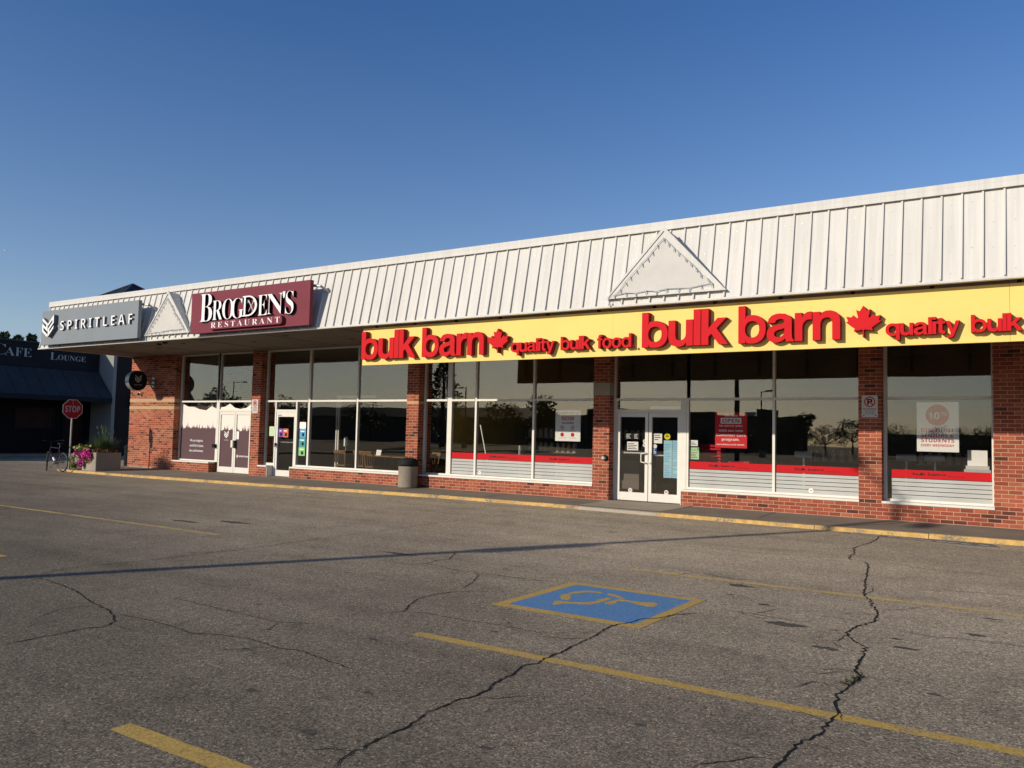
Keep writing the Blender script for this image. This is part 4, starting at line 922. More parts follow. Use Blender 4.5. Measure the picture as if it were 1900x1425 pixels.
for lab, a, b, c, d, m in MBx:
    t = thing('sticker', ((a+b)/2,YG-.004,c), lab, 'sticker'); mb = MB(); mb.extr([rrect(a,b,c,d,.03)],(0,YG-.006,0),FX,FZ,.003); mb.build('sheet', M[m], t)
    if m not in ('paper','palegreen'): mb = MB(); mb.extr([disc((a+b)/2+.02,c+.09,.055,16)],(0,YG-.009,0),FX,FZ,.002); mb.build('dark_disc', M['ink'], t); mb = MB(); mb.box(a+.04,b-.06,YG-.0085,YG-.007,d-.09,d-.06); mb.build('printed_line', M['letter_white'], t)
# opening hours panel on the plum door
t = thing('notice', (-22.89,YV,1.13), 'small pale printed panel on the plum vinyl door', 'notice'); MB().box(-22.95+.005,-22.82,YV-.0115,YV-.0075,1.14,1.40).build('sheet', M['paper'], t)

# ================================================================== INSIDE THE SHOPS
def chair(loc, rz, label):
    t = thing('wooden_chair', (0,0,0), label, 'chair', 'wooden chairs behind the restaurant window')
    mb = MB(); mb.extr([rrect(-.2,.2,-.2,.2,.05)],(0,0,.45),(1,0,0),(0,1,0),.04); mb.build('seat',M['wood'],t)
    for sx in (-1,1):
        for sy in (-1,1): MB().tube((sx*.15,sy*.15,.42),(sx*.19,sy*.19,0),.018,.014,8).build('leg',M['wood'],t)
    mb = MB()
    for i in range(5): mb.tube((-.15+.075*i,-.18,.45),(-.17+.085*i,-.23,.80),.010,.009,6)
    for s_ in (-1,1): mb.tube((s_*.18,-.18,.45),(s_*.2,-.24,.88),.016,.014,8)
    mb.hexa([(-.23,-.235,.79),(.23,-.235,.79),(.23,-.21,.79),(-.23,-.21,.79),(-.23,-.26,.90),(.23,-.26,.90),(.23,-.235,.90),(-.23,-.235,.90)]); mb.build('backrest',M['wood'],t)
    t.location = loc; t.rotation_euler = (0,0,rz); return t
c0 = chair((-18.65,18.75,0), .1, 'wooden spindle chair in the restaurant pane with the white door frame, near its mullion')
for loc, rz, lab in (((-17.98,18.92,0),-.1,'wooden chair just past the restaurant window mullion'),((-17.38,18.72,0),.05,'wooden spindle chair facing the table with a white card'),((-16.2,19.95,0),3.0,'wooden chair on the far side of the second table'),((-15.0,18.72,0),.05,'wooden spindle chair in the narrow pane past the trash bin')): copy_tree(c0, loc, lab, rz)
def table(loc, label):
    t = thing('restaurant_table', (0,0,0), label, 'table', 'restaurant tables'); mb = MB(); mb.extr([rrect(-.5,.5,-.36,.36,.04)],(0,0,.76),(1,0,0),(0,1,0),.035); mb.build('tabletop',M['wood'],t)
    mb = MB(); mb.tube((0,0,.03),(0,0,.72),.035); mb.box(-.28,.28,-.03,.03,0,.03); mb.box(-.03,.03,-.28,-.031,0,.028); mb.box(-.03,.03,.031,.28,0,.028); mb.build('pedestal',M['black'],t); t.location = loc; return t
t0 = table((-17.55,19.45,0), 'restaurant table with a white folded card'); copy_tree(t0, (-16.35,19.25,0), 'restaurant table next to the brick pillar')
mh = thing('menu_stand',(-17.75,19.35,.76),'white folded card standing on the first restaurant table','menu'); MB().hexa([(-17.85,19.3,.76),(-17.65,19.3,.76),(-17.65,19.4,.76),(-17.85,19.4,.76),(-17.85,19.345,.93),(-17.65,19.345,.93),(-17.65,19.355,.93),(-17.85,19.355,.93)]).build('card',M['paper'],mh)
fl = thing('floor_lamp',(-19.45,19.6,0),'slim white lamp standing behind the restaurant chairs','lamp'); mb = MB(); mb.lathe((-19.45,19.6,0),[(.001,0),(.14,0),(.14,.03),(.015,.04),(.015,1.05)],14); mb.build('stem',M['steel'],fl); mb = MB(); mb.lathe((-19.45,19.6,1.0),[(.07,0),(.07,.28),(.06,.3),(.001,.3)],14); mb.build('lamp_shade',M['paper'],fl)
pp = thing('door_frame',(-20.2,20.0,0),'white inner vestibule frame behind the restaurant door','door frame'); mb = MB()
for x in (-20.35,-20.25): mb.box(x,x+.05,20,20.06,0,2.6)
mb.box(-20.35,-18.6,20.0,20.06,2.6,2.68); mb.build('frame',M['trim'],pp)
def shelf(x0, x1, y, n, label, seed):
    r = random.Random(seed); t = thing('shelf_unit',((x0+x1)/2,y,0),label,'shelf','shelf units in the bulk food shop'); mb = MB()
    for k in range(n): mb.box(x0+.021,x1-.021,y,y+.4,.15+k*.42,.18+k*.42)
    mb.box(x0,x0+.02,y,y+.42,0,n*.42+.2); mb.box(x1-.02,x1,y,y+.42,0,n*.42+.2); mb.build('rack',M['shelf'],t)
    for k in range(n):
        jb = MB(); x = x0+.1
        while x < x1-.12: jb.lathe((x,y+.14,.18+k*.42),[(.001,0),(.07,0),(.07,.2),(.05,.23),(.05,.27),(.001,.27)],10); x += r.uniform(.17,.22)
        jb.build('jar_row',M['jar'],t)
shelf(-13.4,-11.6,21.0,4,'shelf of jars deep behind the pane next to the ochre wall',1); shelf(-11.3,-9.6,22.0,4,'shelf of jars deep behind the pick-up poster',2); shelf(-5.2,-3.5,21.5,3,'shelf of jars behind the pane with black film lettering next to a pillar',3); shelf(-2.9,-1.2,22.0,3,'shelf of jars deep behind the discount poster',4)
def basket_stack(x, y, z0, n, label):
    t = thing('basket_stack',(x,y,z0),label,'baskets')
    for k in range(n):
        mb = MB(); z = z0+k*.075
        for (a, b, c, d) in ((-.24,.24,-.17,-.155),(-.24,.24,.155,.17),(-.24,-.225,-.154,.154),(.225,.24,-.154,.154)): mb.box(x+a,x+b,y+c,y+d,z,z+.05)
        mb.box(x-.22,x+.22,y-.15,y+.15,z+.002,z+.012); mb.build('basket',M['basket'],t)
basket_stack(-6.75,18.75,.35,14,'tall stack of red shopping baskets behind the red poster'); basket_stack(-6.15,18.95,.35,9,'shorter stack of red shopping baskets beside the tall one')
for x, y, lab in ((-6.75,18.75,'low dark stand under the tall basket stack'),(-6.15,18.95,'low dark stand under the shorter basket stack')):
    t = thing('stand',(x,y,0),lab,'stand'); MB().box(x-.26,x+.26,y-.19,y+.19,.30,.348).build('top',M['shelf'],t)
    for a in (-.22,.22): MB().box(x+a-.02,x+a+.02,y-.15,y+.15,0,.299).build('leg',M['shelf'],t)
ct = thing('checkout_counter',(-10.4,20,0),'long dark checkout counter behind the pick-up poster','counter'); MB().box(-11.6,-9.2,20,20.6,0,.9).build('body',M['shelf'],ct); MB().box(-11.65,-9.15,19.95,20.65,.901,.94).build('top',M['dark_metal'],ct)
for x, lab in ((-9.95,'steel dispenser on the checkout counter next to the pillar'),(-12.6,'steel canister standing near the jar shelf')):
    t = thing('canister',(x,19.5,0),lab,'canister'); mb = MB(); mb.lathe((x,19.5,.60),[(.001,0),(.06,0),(.06,.55),(.04,.6),(.001,.6)],14); mb.build('body',M['chrome'],t); MB().tube((x,19.5,0),(x,19.5,.6),.02).build('stem',M['steel'],t)
wb = thing('paper_dispenser',(-1.33,18.4,.9),'white box shaped dispenser behind the pane beside the discount poster','dispenser'); MB().box(-1.50,-1.16,18.42,18.66,1.10,1.40).build('body',M['paper'],wb); MB().box(-1.53,-1.13,18.40,18.68,1.03,1.099).build('tray',M['panel'],wb); MB().box(-1.56,-1.10,18.38,18.70,.9,1.029).build('base',M['cafe_letter'],wb); MB().box(-1.5,-1.16,18.4,18.68,0,.899).build('pedestal',M['shelf'],wb)
for x, lab in ((-2.75,'paper roll holder behind the pane beside the last pillar'),(-2.2,'paper roll holder below the discount poster'),(-4.9,'paper roll holder behind the pane with black film lettering')):
    t = thing('paper_roll',(x,19.6,1.15),lab,'paper roll'); MB().tube((x-.2,19.6,1.2),(x+.2,19.6,1.2),.07,.07,14).build('roll',M['panel'],t); MB().box(x-.02,x+.02,19.58,19.62,0,1.13).build('post',M['steel'],t)
ld = thing('broom',(-13.2,18.7,0),'pole leaning behind the pane next to the ochre wall','broom'); MB().tube((-13.45,18.75,1.75),(-13.0,18.6,.4),.016).build('handle',M['paper'],ld); MB().box(-13.12,-12.88,18.55,18.65,.28,.40).build('head',M['shelf'],ld)
yc = thing('yellow_ball',(-14.05,18.17,.40),'small yellow ball on the sill of the narrow pane','ball'); mb = MB(); mb.ball((-14.16,18.2,.40),.045,12,8); mb.build('ball_body',M['sticker_yellow'],yc)

# ================================================================== STREET FURNITURE
tb = thing('trash_bin',(-14.88,17.40,0),'round exposed aggregate trash bin with black lid by a brick pillar','trash bin')
mb = MB(); mb.lathe((-14.88,17.40,-.006),[(.001,0),(.25,0),(.265,.02),(.265,.56),(.255,.58),(.001,.58)],36); mb.build('body',M['aggregate'],tb,smooth=False)
mb = MB(); mb.lathe((-14.88,17.40,.587),[(.001,0),(.272,0),(.278,.03),(.27,.13),(.22,.19),(.12,.215),(.115,.20),(.001,.20)],36); mb.build('lid',M['rubber'],tb,smooth=True)
ss = thing('stop_sign',(-28.5,15.47,0),'red octagonal stop sign on a thin steel post by the planter','sign')
MB().tube((-28.5,15.47,-.05),(-28.49,15.47,2.36),.028,.028,10).build('post',M['steel'],ss)
nrm = Vector((.995,-.10,0)).normalized(); uu = Vector((.10,.995,0)).normalized(); O = Vector((-28.5,15.47,2.04))+nrm*.034
oc = lambda r: [(r*math.cos(math.radians(22.5+45*i)), r*math.sin(math.radians(22.5+45*i))) for i in range(8)]
mb = MB(); mb.extr([oc(.355)],O,uu,FZ,.004); mb.build('edge_plate',M['panel'],ss); mb = MB(); mb.extr([oc(.333)],O+nrm*.002,uu,FZ,.002); mb.build('face',M['stop_red'],ss)
mb = MB(); text(mb,'STOP',O+nrm*.004,uu,FZ,-.245,.245,-.11,.11,.001,'sans'); mb.build('lettering',M['cafe_letter'],ss)
# planter, axis aligned on the walk
px0, px1, py0, py1 = -27.85, -26.95, 15.52, 16.42
pt = thing('planter',(-27.4,15.97,0),'square concrete planter box on the walk by the stop sign','planter')
mb = MB(); mb.extr([rrect(px0,px1,py0,py1,.03), rrect(px0+.07,px1-.07,py0+.07,py1-.07,.02)],(0,0,.58),(1,0,0),(0,1,0),.62); mb.build('tub',M['planter'],pt); MB().box(px0+.071,px1-.071,py0+.071,py1-.071,.1,.53).build('soil',M['soil'],pt)
def leaves(mb, r, n, cen, rad, size, flat=.5, wd=.45, droop=None):
    for i in range(n):
        while True:
            q = Vector((r.uniform(-1,1),r.uniform(-1,1),r.uniform(-1,1)))
            if q.length < 1: break
        q = q*(.6+.4*r.random())
        p = Vector(cen)+Vector((q.x*rad[0],q.y*rad[1],q.z*rad[2]))
        d = Vector((r.gauss(0,1),r.gauss(0,1),r.gauss(0,1)*flat-(.4 if droop else 0))).normalized(); s_ = d.cross(Vector((r.gauss(0,1),r.gauss(0,1),r.gauss(0,1)))).normalized()
        l = size*r.uniform(.6,1.3); mb.add([p,p+d*l*.5+s_*l*wd,p+d*l,p+d*l*.5-s_*l*wd],[(0,1,2,3)])
r = random.Random(11)
og = thing('ornamental_grass',(-27.4,16.0,.53),'upright green grass growing from the middle of the planter','plant'); mb = MB()
for i in range(900):
    a = r.uniform(0,6.283); s0 = r.uniform(0,.26); l = r.uniform(.3,.72); out_ = r.uniform(.08,.55); p = Vector((-27.35+s0*math.cos(a),16.0+s0*math.sin(a),.53)); w_ = Vector((-math.sin(a),math.cos(a),0))*r.uniform(.006,.013); vs = []
    for k in range(4):
        t = k/3; q = p+Vector((math.cos(a)*out_*t*t*(1+.3*t),math.sin(a)*out_*t*t,l*(t-.28*t*t*out_*2))); vs += [q-w_*(1-t*.9),q+w_*(1-t*.9)]
    mb.add(vs,[(0,1,3,2),(2,3,5,4),(4,5,7,6)])
mb.build('blades',M['grassy'],og)
mb = MB()
for i in range(26):
    a = r.uniform(0,6.283); l = r.uniform(.7,.98); o = r.uniform(.05,.3); p = Vector((-27.35,16.0,.55)); q = p+Vector((math.cos(a)*o,math.sin(a)*o,l)); mb.tube(p,q,.004,.002,4); mb.tube(q-Vector((0,0,.10)),q,.010,.004,5)
mb.build('seed_heads',M['grassy'],og)
def plant(name, label, parts):
    t = thing(name, parts[0][1][0][0], label, 'plant')
    for nm, blobs, n, size, mat, wd in parts:
        mb = MB()
        for cen, rad in blobs: leaves(mb, r, n, cen, rad, size, .6, wd, True)
        mb.build(nm, M[mat], t)
plant('lime_vine','lime green trailing vine spilling over the corner of the planter',[('foliage',[((-27.95,15.55,.62),(.28,.22,.16)),((-28.05,15.45,.35),(.2,.16,.28)),((-28.1,15.42,.14),(.16,.12,.12)),((-28.25,15.50,.28),(.18,.14,.22)),((-27.6,15.58,.70),(.34,.2,.13)),((-28.0,15.6,.72),(.2,.2,.12))],230,.085,'vine',.5)])
plant('white_petunia','white flowers tumbling down the planter beside the magenta ones',[('blossoms',[((-27.86,15.42,.50),(.10,.06,.14)),((-27.88,15.40,.32),(.09,.05,.13)),((-27.93,15.5,.70),(.16,.12,.08)),((-28.02,15.36,.25),(.1,.06,.1)),((-28.12,15.36,.42),(.12,.06,.14))],110,.062,'petal_white',.5),('foliage',[((-27.88,15.45,.38),(.14,.05,.28))],70,.06,'grassy',.45)])
plant('magenta_petunia','magenta flowers tumbling down the sunlit face of the planter',[('blossoms',[((-27.54,15.42,.50),(.18,.07,.14)),((-27.62,15.41,.34),(.14,.06,.13)),((-27.68,15.40,.18),(.08,.05,.13)),((-27.9,15.38,.55),(.16,.07,.10)),((-27.42,15.46,.64),(.2,.1,.08)),((-27.25,15.44,.5),(.12,.05,.12))],150,.062,'petal_pink',.5),('foliage',[((-27.36,15.45,.36),(.2,.05,.2))],90,.06,'petal_rust',.45)])
plant('rust_coleus','low rust and green leaves along the shaded edge of the planter',[('foliage',[((-27.2,15.65,.64),(.2,.12,.08)),((-27.05,16.0,.63),(.12,.35,.08)),((-27.2,16.3,.62),(.25,.1,.08))],110,.07,'petal_rust',.45)])
# bicycle (stands in the gutter, parallel to the walk)
bk = thing('bicycle',(-28.82,15.14,LOT),'dark violet bicycle parked at the kerb in front of the planter','bicycle')
bw = MB; yb_ = 15.14; RW = .335; rx_, fx_ = -28.30, -29.33; zc = LOT+RW
def wheel(cx, ax):
    o = MB(); o.ring((cx,yb_,zc),ax,RW-.018,.018,36,8); w_ = o.build('wheel',M['rubber'],bk,smooth=True)
    o = MB(); o.ring((cx,yb_,zc),ax,RW-.042,.010,36,6); o.build('rim',M['bike_steel'],w_,smooth=True)
    o = MB(); A = Vector(ax).normalized(); e1 = A.orthogonal().normalized(); e2 = A.cross(e1); c = Vector((cx,yb_,zc)); o.tube(c-A*.05,c+A*.05,.022)
    for i in range(28):
        t = 2*math.pi*i/28; o.tube(c+A*(.03 if i%2 else -.03),c+(e1*math.cos(t)+e2*math.sin(t))*(RW-.045),.0016,.0016,4,False)
    o.build('spokes',M['bike_steel'],w_)
wheel(rx_, (0,1,0)); wheel(fx_, (.42,.9,0))
P3 = lambda x, z: (x, yb_, z+LOT)
mb = MB(); bbk = P3(-28.74,.28); seatt = P3(-28.56,.80); head = P3(-29.13,.82); headl = P3(-29.17,.66)
for a, b, q in ((bbk,seatt,.017),(seatt,head,.015),(headl,bbk,.019),(head,headl,.02)): mb.tube(a,b,q,q,10)
for s_ in (-1,1): mb.tube((bbk[0],yb_+s_*.03,bbk[2]),(rx_,yb_+s_*.055,zc),.010,.009); mb.tube((seatt[0],yb_+s_*.012,seatt[2]-.03),(rx_,yb_+s_*.055,zc),.009,.008)
mb.build('frame',M['bike_frame'],bk)
mb = MB()
for s_ in (-1,1): mb.tube((headl[0],yb_+s_*.045,headl[2]-.01),(fx_,yb_+s_*.055,zc),.012,.010)
mb.box(headl[0]-.02,headl[0]+.02,yb_-.055,yb_+.055,headl[2]-.02,headl[2]+.005); mb.build('fork',M['bike_steel'],bk)
mb = MB(); mb.tube(head,P3(-29.10,1.0),.013); mb.tube(P3(-29.10,1.0),P3(-29.17,1.01),.014); mb.path([(-29.02,yb_-.30,LOT+1.06),(-29.16,yb_-.16,LOT+1.04),(-29.17,yb_,LOT+1.01),(-29.16,yb_+.16,LOT+1.04),(-29.02,yb_+.30,LOT+1.06)],.012); mb.build('handlebar',M['black'],bk)
mb = MB()
for s_ in (-1,1): mb.tube((-29.03,yb_+s_*.29,LOT+1.06),(-28.95,yb_+s_*.36,LOT+1.06),.018)
mb.build('grips',M['rubber'],bk)
MB().tube(seatt,P3(-28.53,.93),.012).build('seat_post',M['bike_steel'],bk)
mb = MB(); mb.extr([ccw([(-28.38,yb_-.08),(-28.38,yb_+.08),(-28.5,yb_+.07),(-28.62,yb_+.02),(-28.68,yb_+.015),(-28.68,yb_-.015),(-28.62,yb_-.02),(-28.5,yb_-.07)])],(0,0,LOT+.985),(1,0,0),(0,1,0),.05); mb.build('saddle',M['rubber'],bk)
mb = MB(); mb.ring(bbk,(0,1,0),.085,.006,24,6); mb.tube((bbk[0],yb_-.07,bbk[2]),(bbk[0],yb_+.07,bbk[2]),.018); mb.tube((bbk[0],yb_-.07,bbk[2]),(bbk[0]-.10,yb_-.09,bbk[2]-.13),.010); mb.tube((bbk[0],yb_+.07,bbk[2]),(bbk[0]+.10,yb_+.09,bbk[2]+.13),.010)
for s_ in (-1,1): mb.box(bbk[0]+s_*.10-.04,bbk[0]+s_*.10+.04,yb_+s_*.10-.0,yb_+s_*.17,bbk[2]+s_*.13-.012,bbk[2]+s_*.13+.012)
mb.build('crank',M['bike_steel'],bk)
bt_ = thing('water_bottle',(-28.86,15.14,.2),'white bottle in the frame of the bicycle','bottle'); MB().tube(P3(-28.93,.47),P3(-28.83,.37),.036,.036,12).build('body',M['paper'],bt_)
# dark waste post near the cafe corner
wp = thing('waste_post',(-30.2,18.5,LOT),'dark waste post standing behind the concrete planter','bin'); MB().tube((-30.6,18.9,LOT),(-30.6,18.9,.62),.13,.13,16).build('body',M['black'],wp); mb = MB(); mb.lathe((-30.6,18.9,.62),[(.15,0),(.15,.05),(.10,.13),(.001,.15)],16); mb.build('lid',M['black'],wp)

# ================================================================== CAFE BUILDING
cb = thing('cafe_building',(-44,20,0),'dark navy cafe building with slate blue metal awning, in full shade','building')
XF = -43.5
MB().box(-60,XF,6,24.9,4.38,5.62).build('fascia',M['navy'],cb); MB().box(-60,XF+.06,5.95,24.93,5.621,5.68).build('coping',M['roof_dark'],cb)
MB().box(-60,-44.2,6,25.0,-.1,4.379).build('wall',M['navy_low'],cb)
aw = MB(); za, zb_ = 4.36, 2.95; xa, xb = XF+.02, -42.0; y1 = 24.9
aw.hexa([(xb,6,zb_),(xb,y1,zb_),(xb-.05,y1,zb_),(xb-.05,6,zb_),(xa,6,za),(xa,y1,za),(xa-.05,y1,za),(xa-.05,6,za)])
for i in range(27):
    y = 6.1+i*.7; aw.hexa([(xb+.03,y-.02,zb_),(xb+.03,y+.02,zb_),(xb,y+.02,zb_),(xb,y-.02,zb_),(xa+.03,y-.02,za),(xa+.03,y+.02,za),(xa,y+.02,za),(xa,y-.02,za)])
aw.build('awning',M['awning'],cb); MB().box(xb-.1,xb+.03,6,y1,2.70,2.949).build('awning_edge',M['navy'],cb); MB().box(-44.19,xb-.101,6,y1-.01,2.86,2.93).build('awning_soffit',M['navy_low'],cb)
cl = MB(); XL_ = XF+.012; UY = (0,1,0)
for t, a, b, z0, z1 in (('C',19.42,20.12,4.86,5.42),('A',20.08,20.55,4.87,5.29),('F',20.58,20.93,4.87,5.29),('E',20.97,21.36,4.87,5.29)): text(cl,t,(XL_+.03,0,0),UY,FZ,a,b,z0,z1,.06,'serif')
cl.build('lettering',M['cafe_letter'],cb); cl = MB()
for t, a, b, z0, z1 in (('L',22.30,22.68,4.84,5.22),('OUNGE',22.70,24.17,4.85,5.13)): text(cl,t,(XL_+.03,0,0),UY,FZ,a,b,z0,z1,.06,'serif')
cl.build('lettering',M['cafe_letter'],cb)
for y0, y1_, z0, z1, lab in ((21.05,23.05,1.25,2.36,'dark window with reddish brown glass'),(16.5,19.5,1.0,2.4,'')):
    mb = MB(); 
    for a, b, c, d in ((y0,y1_,z0,z0+.07),(y0,y1_,z1-.07,z1),(y0,y0+.07,z0+.07,z1-.07),(y1_-.07,y1_,z0+.07,z1-.07)): mb.box(-44.199,-44.13,a,b,c,d)
    o = mb.build('window',M['navy'],cb); MB().box(-44.198,-44.17,y0+.07,y1_-.07,z0+.07,z1-.07).build('pane',M['cafe_glass'],o)
dr = MB().box(-44.199,-44.12,23.5,24.6,0,2.4).build('door',M['navy'],cb); MB().box(-44.119,-44.10,23.62,24.48,.3,2.25).build('pane',M['cafe_glass'],dr)
# grey return wall and blue wall beyond
gw = thing('neighbour_building',(-44,26,0),'taller building with pale grey end wall, dark blue side and pyramid roof','building')
MB().box(-46,-42.21,25.01,25.2,-.1,5.6).build('end_wall',M['greywall'],gw); MB().box(-43,-42.2,25.21,45,-.1,5.6).build('side_wall',M['navy_wall'],gw)
mb = MB(); mb.box(-42.2,-42.08,26.0,26.14,2.5,3.1); mb.build('wall_lamp',M['black'],gw)
pc = (-45.7,28.0); hb2 = 2.9; zb2, zp = 8.0, 9.86
py = MB(); cs = [(pc[0]-hb2,pc[1]-hb2,zb2),(pc[0]+hb2,pc[1]-hb2,zb2),(pc[0]+hb2,pc[1]+hb2,zb2),(pc[0]-hb2,pc[1]+hb2,zb2),(pc[0],pc[1],zp)]
py.add(cs,[(0,1,4),(1,2,4),(2,3,4),(3,0,4),(3,2,1,0)])
for i in range(4):
    a = Vector(cs[i]); py.tube(a, cs[4], .09, .09, 6); b = Vector(cs[(i+1)%4])
    for k in range(1, 14):
        f = k/14; e = a.lerp(b, f); top = Vector(cs[4]); g = min(f, 1-f)*2; tgt = e+(((a+b)/2).lerp(top,1)-(a+b)/2)*g; py.tube(e, tgt, .035, .035, 4)
py.build('pyramid_roof',M['roof_dark'],gw); MB().box(pc[0]-hb2+.3,pc[0]+hb2-.3,pc[1]-hb2+.3,pc[1]+hb2-.3,3,zb2-.01).build('roof_tower',M['navy_wall'],gw)

# ================================================================== LAMP POSTS
def lamp_post(name, loc, h, arms, label, r0=.11, box=None, curved=None):
    t = thing(name, loc, label, 'lamp post'); x, y, z = loc
    MB().tube((x,y,z),(x,y,z+h),r0,r0*.6,12).build('pole',M['dark_metal'],t); mb = MB(); mb.lathe((x,y,z),[(.001,0),(.3,0),(.3,.6),(.001,.6)],16); mb.build('footing',M['planter'],t)
    for ax, ay, L in arms:
        MB().tube((x,y,z+h-.1),(x+ax*L,y+ay*L,z+h-.02),.04).build('arm',M['dark_metal'],t)
        cx, cy = x+ax*(L+.3), y+ay*(L+.3); mb = MB(); mb.hexa([(cx-.16-abs(ax)*.18,cy-.16-abs(ay)*.18,z+h-.10),(cx+.16+abs(ax)*.18,cy-.16-abs(ay)*.18,z+h-.10),(cx+.16+abs(ax)*.18,cy+.16+abs(ay)*.18,z+h-.10),(cx-.16-abs(ax)*.18,cy+.16+abs(ay)*.18,z+h-.10)]+[(cx-.12-abs(ax)*.14,cy-.12-abs(ay)*.14,z+h+.06),(cx+.12+abs(ax)*.14,cy-.12-abs(ay)*.14,z+h+.06),(cx+.12+abs(ax)*.14,cy+.12+abs(ay)*.14,z+h+.06),(cx-.12-abs(ax)*.14,cy+.12+abs(ay)*.14,z+h+.06)]); mb.build('lamp_head',M['dark_metal'],t)
    if box: MB().box(x-.11,x+.20,y-.11,y+.11,z+box,z+box+.75).build('control_box',M['dark_metal'],t)
lamp_post('lamp_post',(-13.0,-3.3,LOT),9.6,((0,1,1.4),(0,-1,1.4)),'tall twin head lot lamp whose long shadow crosses the asphalt',.125,5.4)
lamp_post('lamp_post',(-56.7,-40,LOT),6.9,((-1,0,.5),),'single head lot lamp mirrored in the pane by the ochre wall',.10)
lamp_post('lamp_post',(-22.8,-40,LOT),6.2,((1,0,.5),),'single head lot lamp mirrored beside the red poster',.10)
lamp_post('street_lamp',(-98,-40,LOT),8.2,((1,0,2.2),),'long arm street lamp mirrored above the plum vinyl doors',.09)

# ================================================================== TREES
def tree(name, label, loc, h, rad, kind, n, seed, group=None):
    r = random.Random(seed); t = thing(name, loc, label, 'tree', group); x, y, z = loc
    tr = MB(); tr.tube((x,y,z),(x,y,z+h*(.5 if kind == 'round' else .95)),h*.028+.05,h*.01,8); lf = MB()
    if kind == 'round':
        blobs = []
        for i in range(11):
            a = r.uniform(0,6.283); q = r.uniform(.2,.8)*rad; zz = z+h*r.uniform(.40,.85); c = (x+math.cos(a)*q,y+math.sin(a)*q,zz); blobs.append((c,rad*r.uniform(.28,.48))); tr.tube((x,y,z+h*.35),c,h*.012,h*.004,5)
        blobs.append(((x,y,z+h*.84),rad*.42))
        for c, q in blobs: leaves(lf, r, n//12, c, (q,q,q*.8), max(.16,h*.045), .6, .42)
    else:
        for i in range(n):
            t_ = r.random()**.8; zz = z+h*(.08+.92*t_); rr = rad*(1-t_)**(.85 if kind == 'spruce' else .42)*r.uniform(.35,1.05)*(1+.25*math.sin(zz*5+seed)); a = r.uniform(0,6.283)
            p = Vector((x+math.cos(a)*rr,y+math.sin(a)*rr,zz)); d = Vector((math.cos(a),math.sin(a),r.uniform(-.4,.7) if kind == 'spruce' else r.uniform(.5,2.2))).normalized(); s_ = d.cross(Vector((r.gauss(0,1),r.gauss(0,1),r.gauss(0,1)))).normalized(); l = r.uniform(.5,1.1)*max(.25,h*.05)
            lf.add([p,p+d*l*.5+s_*l*.22,p+d*l,p+d*l*.5-s_*l*.22],[(0,1,2,3)])
    tr.build('trunk',M['bark'],t); lf.build('crown',M['leaf' if kind == 'round' else 'needle'],t)
for i, (y, x, h) in enumerate(((28.2,-66,8.0),(28.8,-65,7.7),(29.3,-66,8.1),(29.9,-65,7.8),(30.4,-66,8.2),(30.9,-64.7,7.7),(31.4,-66,8.1),(31.9,-65,8.0),(32.4,-66,8.3),(33.0,-65,7.9),(33.6,-66,8.3),(34.2,-65,8.0))):
    tree('cedar_tree',('tall cedar in the row showing above the cafe roof'),(x,y,LOT),h,.72,'cedar',2000,20+i,'cedars above the cafe roof')

mir = [('spruce_tree','tall spruce mirrored in the pane by the ochre wall',(-60,-40),10.2,3.4,'spruce',2600),('maple_tree','dark round tree mirrored above the plum vinyl window',(-101,-40),8.0,3.6,'round',1800),('maple_tree','broad loose tree mirrored behind the pick-up poster',(-47,-40),6.0,3.6,'round',1900),('maple_tree','low tree mirrored just above the film lettering next to a pillar',(-20.9,-70),4.6,2.4,'round',1100),('maple_tree','bushy tree mirrored behind the discount poster edge',(-7,-70),3.7,3.0,'round',1300),('maple_tree','wide tree mirrored in the restaurant panes',(-92,-62),6.3,5.0,'round',1600),('maple_tree','dark tree mirrored beside the brick pillar above the trash bin',(-80,-66),5.6,4.2,'round',1500),('maple_tree','rounded tree mirrored behind the middle pane with film',(-70,-66),6.6,4.2,'round',1500),('maple_tree','small tree mirrored between the lot lamp and the pillar',(-27,-66),4.9,2.2,'round',1000),('maple_tree','mound shaped tree mirrored under the discount poster',(-15.5,-72),3.9,3.2,'round',1200),('maple_tree','far tree mirrored at the pane end by the last pier',(-2,-70),3.3,2.6,'round',900),('maple_tree','leafy tree mirrored at the foot of the far store wall',(-30,-58),4.4,2.3,'round',1300),('maple_tree','slim tree mirrored between the far store and the flat block',(-24.4,-62),5.2,1.7,'round',1200),('maple_tree','spreading tree mirrored beneath the no parking plate',(-18,-66),4.3,2.6,'round',1300),('maple_tree','tree mirrored in the middle of the discount poster pane',(-10.5,-66),3.7,2.4,'round',1200),('maple_tree','low tree mirrored between two panes, just above the red film band',(-21.5,-60),3.6,2.6,'round',1300),('maple_tree','low spreading tree mirrored between the round headed tree and the pillar',(-25.8,-64),3.8,2.8,'round',1300),('maple_tree','full tree mirrored in the last restaurant pane',(-110,-60),7.4,5,'round',1600)]
for i, (nm, lab, (x, y), h, rd, kd, n) in enumerate(mir): tree(nm, lab, (x,y,LOT), h, rd, kd, n, 60+i)
fs = thing('far_store',(-38,-72,0),'long low store across the lot, mirrored as a dark band in the shop windows','building')
MB().box(-66,-29,-82,-72,LOT,4.45).build('wall',M['store'],fs); MB().box(-66.2,-28.8,-82.2,-71.8,4.451,4.7).build('parapet',M['dark_metal'],fs)
for x0, x1, z in ((-58,-52,5.5),(-44,-38.5,5.2),(-33,-30.5,5.6)): MB().box(x0,x1,-73,-71.6,4.71,z).build('raised_front',M['store'],fs)
for x in (-62,-55,-48,-41,-35): MB().box(x-1.6,x+1.6,-71.95,-71.9,.2,2.6).build('shop_window',M['cafe_glass'],fs)
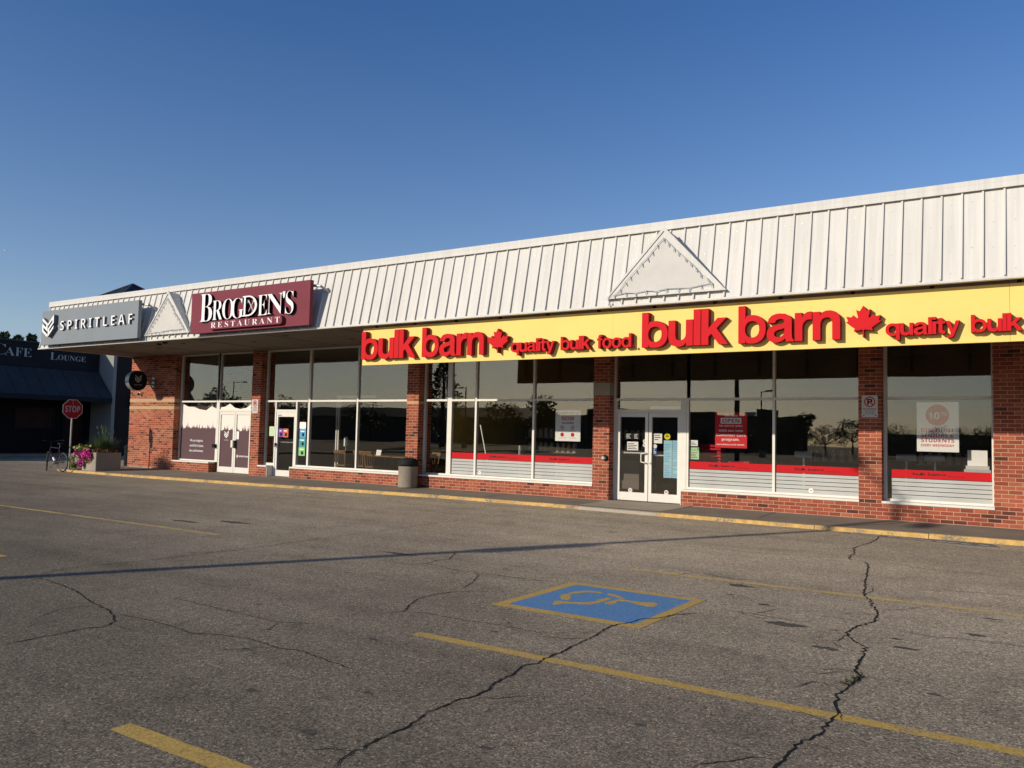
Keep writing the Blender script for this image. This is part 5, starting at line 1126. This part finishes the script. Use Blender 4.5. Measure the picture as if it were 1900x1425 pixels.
for x in (-50,-46.5,-36): MB().box(x,x+1.3,-77,-76,4.451,5.35).build('roof_unit',M['steel'],fs)
f2 = thing('far_house',(-84,-78,0),'row of low buildings across the lot, mirrored in the restaurant windows','building')
MB().box(-150,-72,-90,-78,LOT,4.3).build('wall',M['store'],f2); mb = MB(); mb.extr([ccw([(-90.5,4.301),(-77.5,4.301),(-84,6.2)])],(-150.2,0,0),(0,1,0),(0,0,1),-78.4); mb.build('roof',M['dark_metal'],f2)
f3 = thing('far_block',(-6,-84,0),'flat block far across the lot behind the mound shaped tree','building'); MB().box(-20,40,-96,-84,LOT,2.5).build('wall',M['store'],f3); MB().box(-20.2,40.2,-96.2,-83.8,2.501,2.7).build('parapet',M['dark_metal'],f3)
# a gull high in the sky
gl = thing('gull',(-63.6,29,14),'tiny gull flying high in the blue sky','bird')
mb = MB(); c = Vector((-63.6,29,14)); mb.lathe((0,0,0),[(.001,-.2),(.05,-.12),(.07,0),(.05,.12),(.001,.22)],10)
mb.v = [tuple(c+Vector((.83*p[2]-.55*p[0],.55*p[2]+.83*p[0],p[1]-p[2]*.3))) for p in mb.v]
for s_ in (-1,1):
    d = Vector((-.55,.83,0))*s_; e = Vector((.83,.55,-.3)); mb.hexa([c-e*.06,c+e*.06,c+d*.28+e*.05+Vector((0,0,.10)),c+d*.28-e*.06+Vector((0,0,.10))]+[p+Vector((0,0,.014)) for p in (c-e*.06,c+e*.06,c+d*.28+e*.05+Vector((0,0,.10)),c+d*.28-e*.06+Vector((0,0,.10)))])
    mb.hexa([c+d*.281+e*.05+Vector((0,0,.10)),c+d*.281-e*.06+Vector((0,0,.10)),c+d*.55-e*.10+Vector((0,0,.02)),c+d*.55-e*.07+Vector((0,0,.02))]+[p+Vector((0,0,.012)) for p in (c+d*.281+e*.05+Vector((0,0,.10)),c+d*.281-e*.06+Vector((0,0,.10)),c+d*.55-e*.10+Vector((0,0,.02)),c+d*.55-e*.07+Vector((0,0,.02)))])
mb.v = [tuple(c+(Vector(p)-c)*.5) for p in mb.v]
mb.build('body',M['letter_white'],gl)
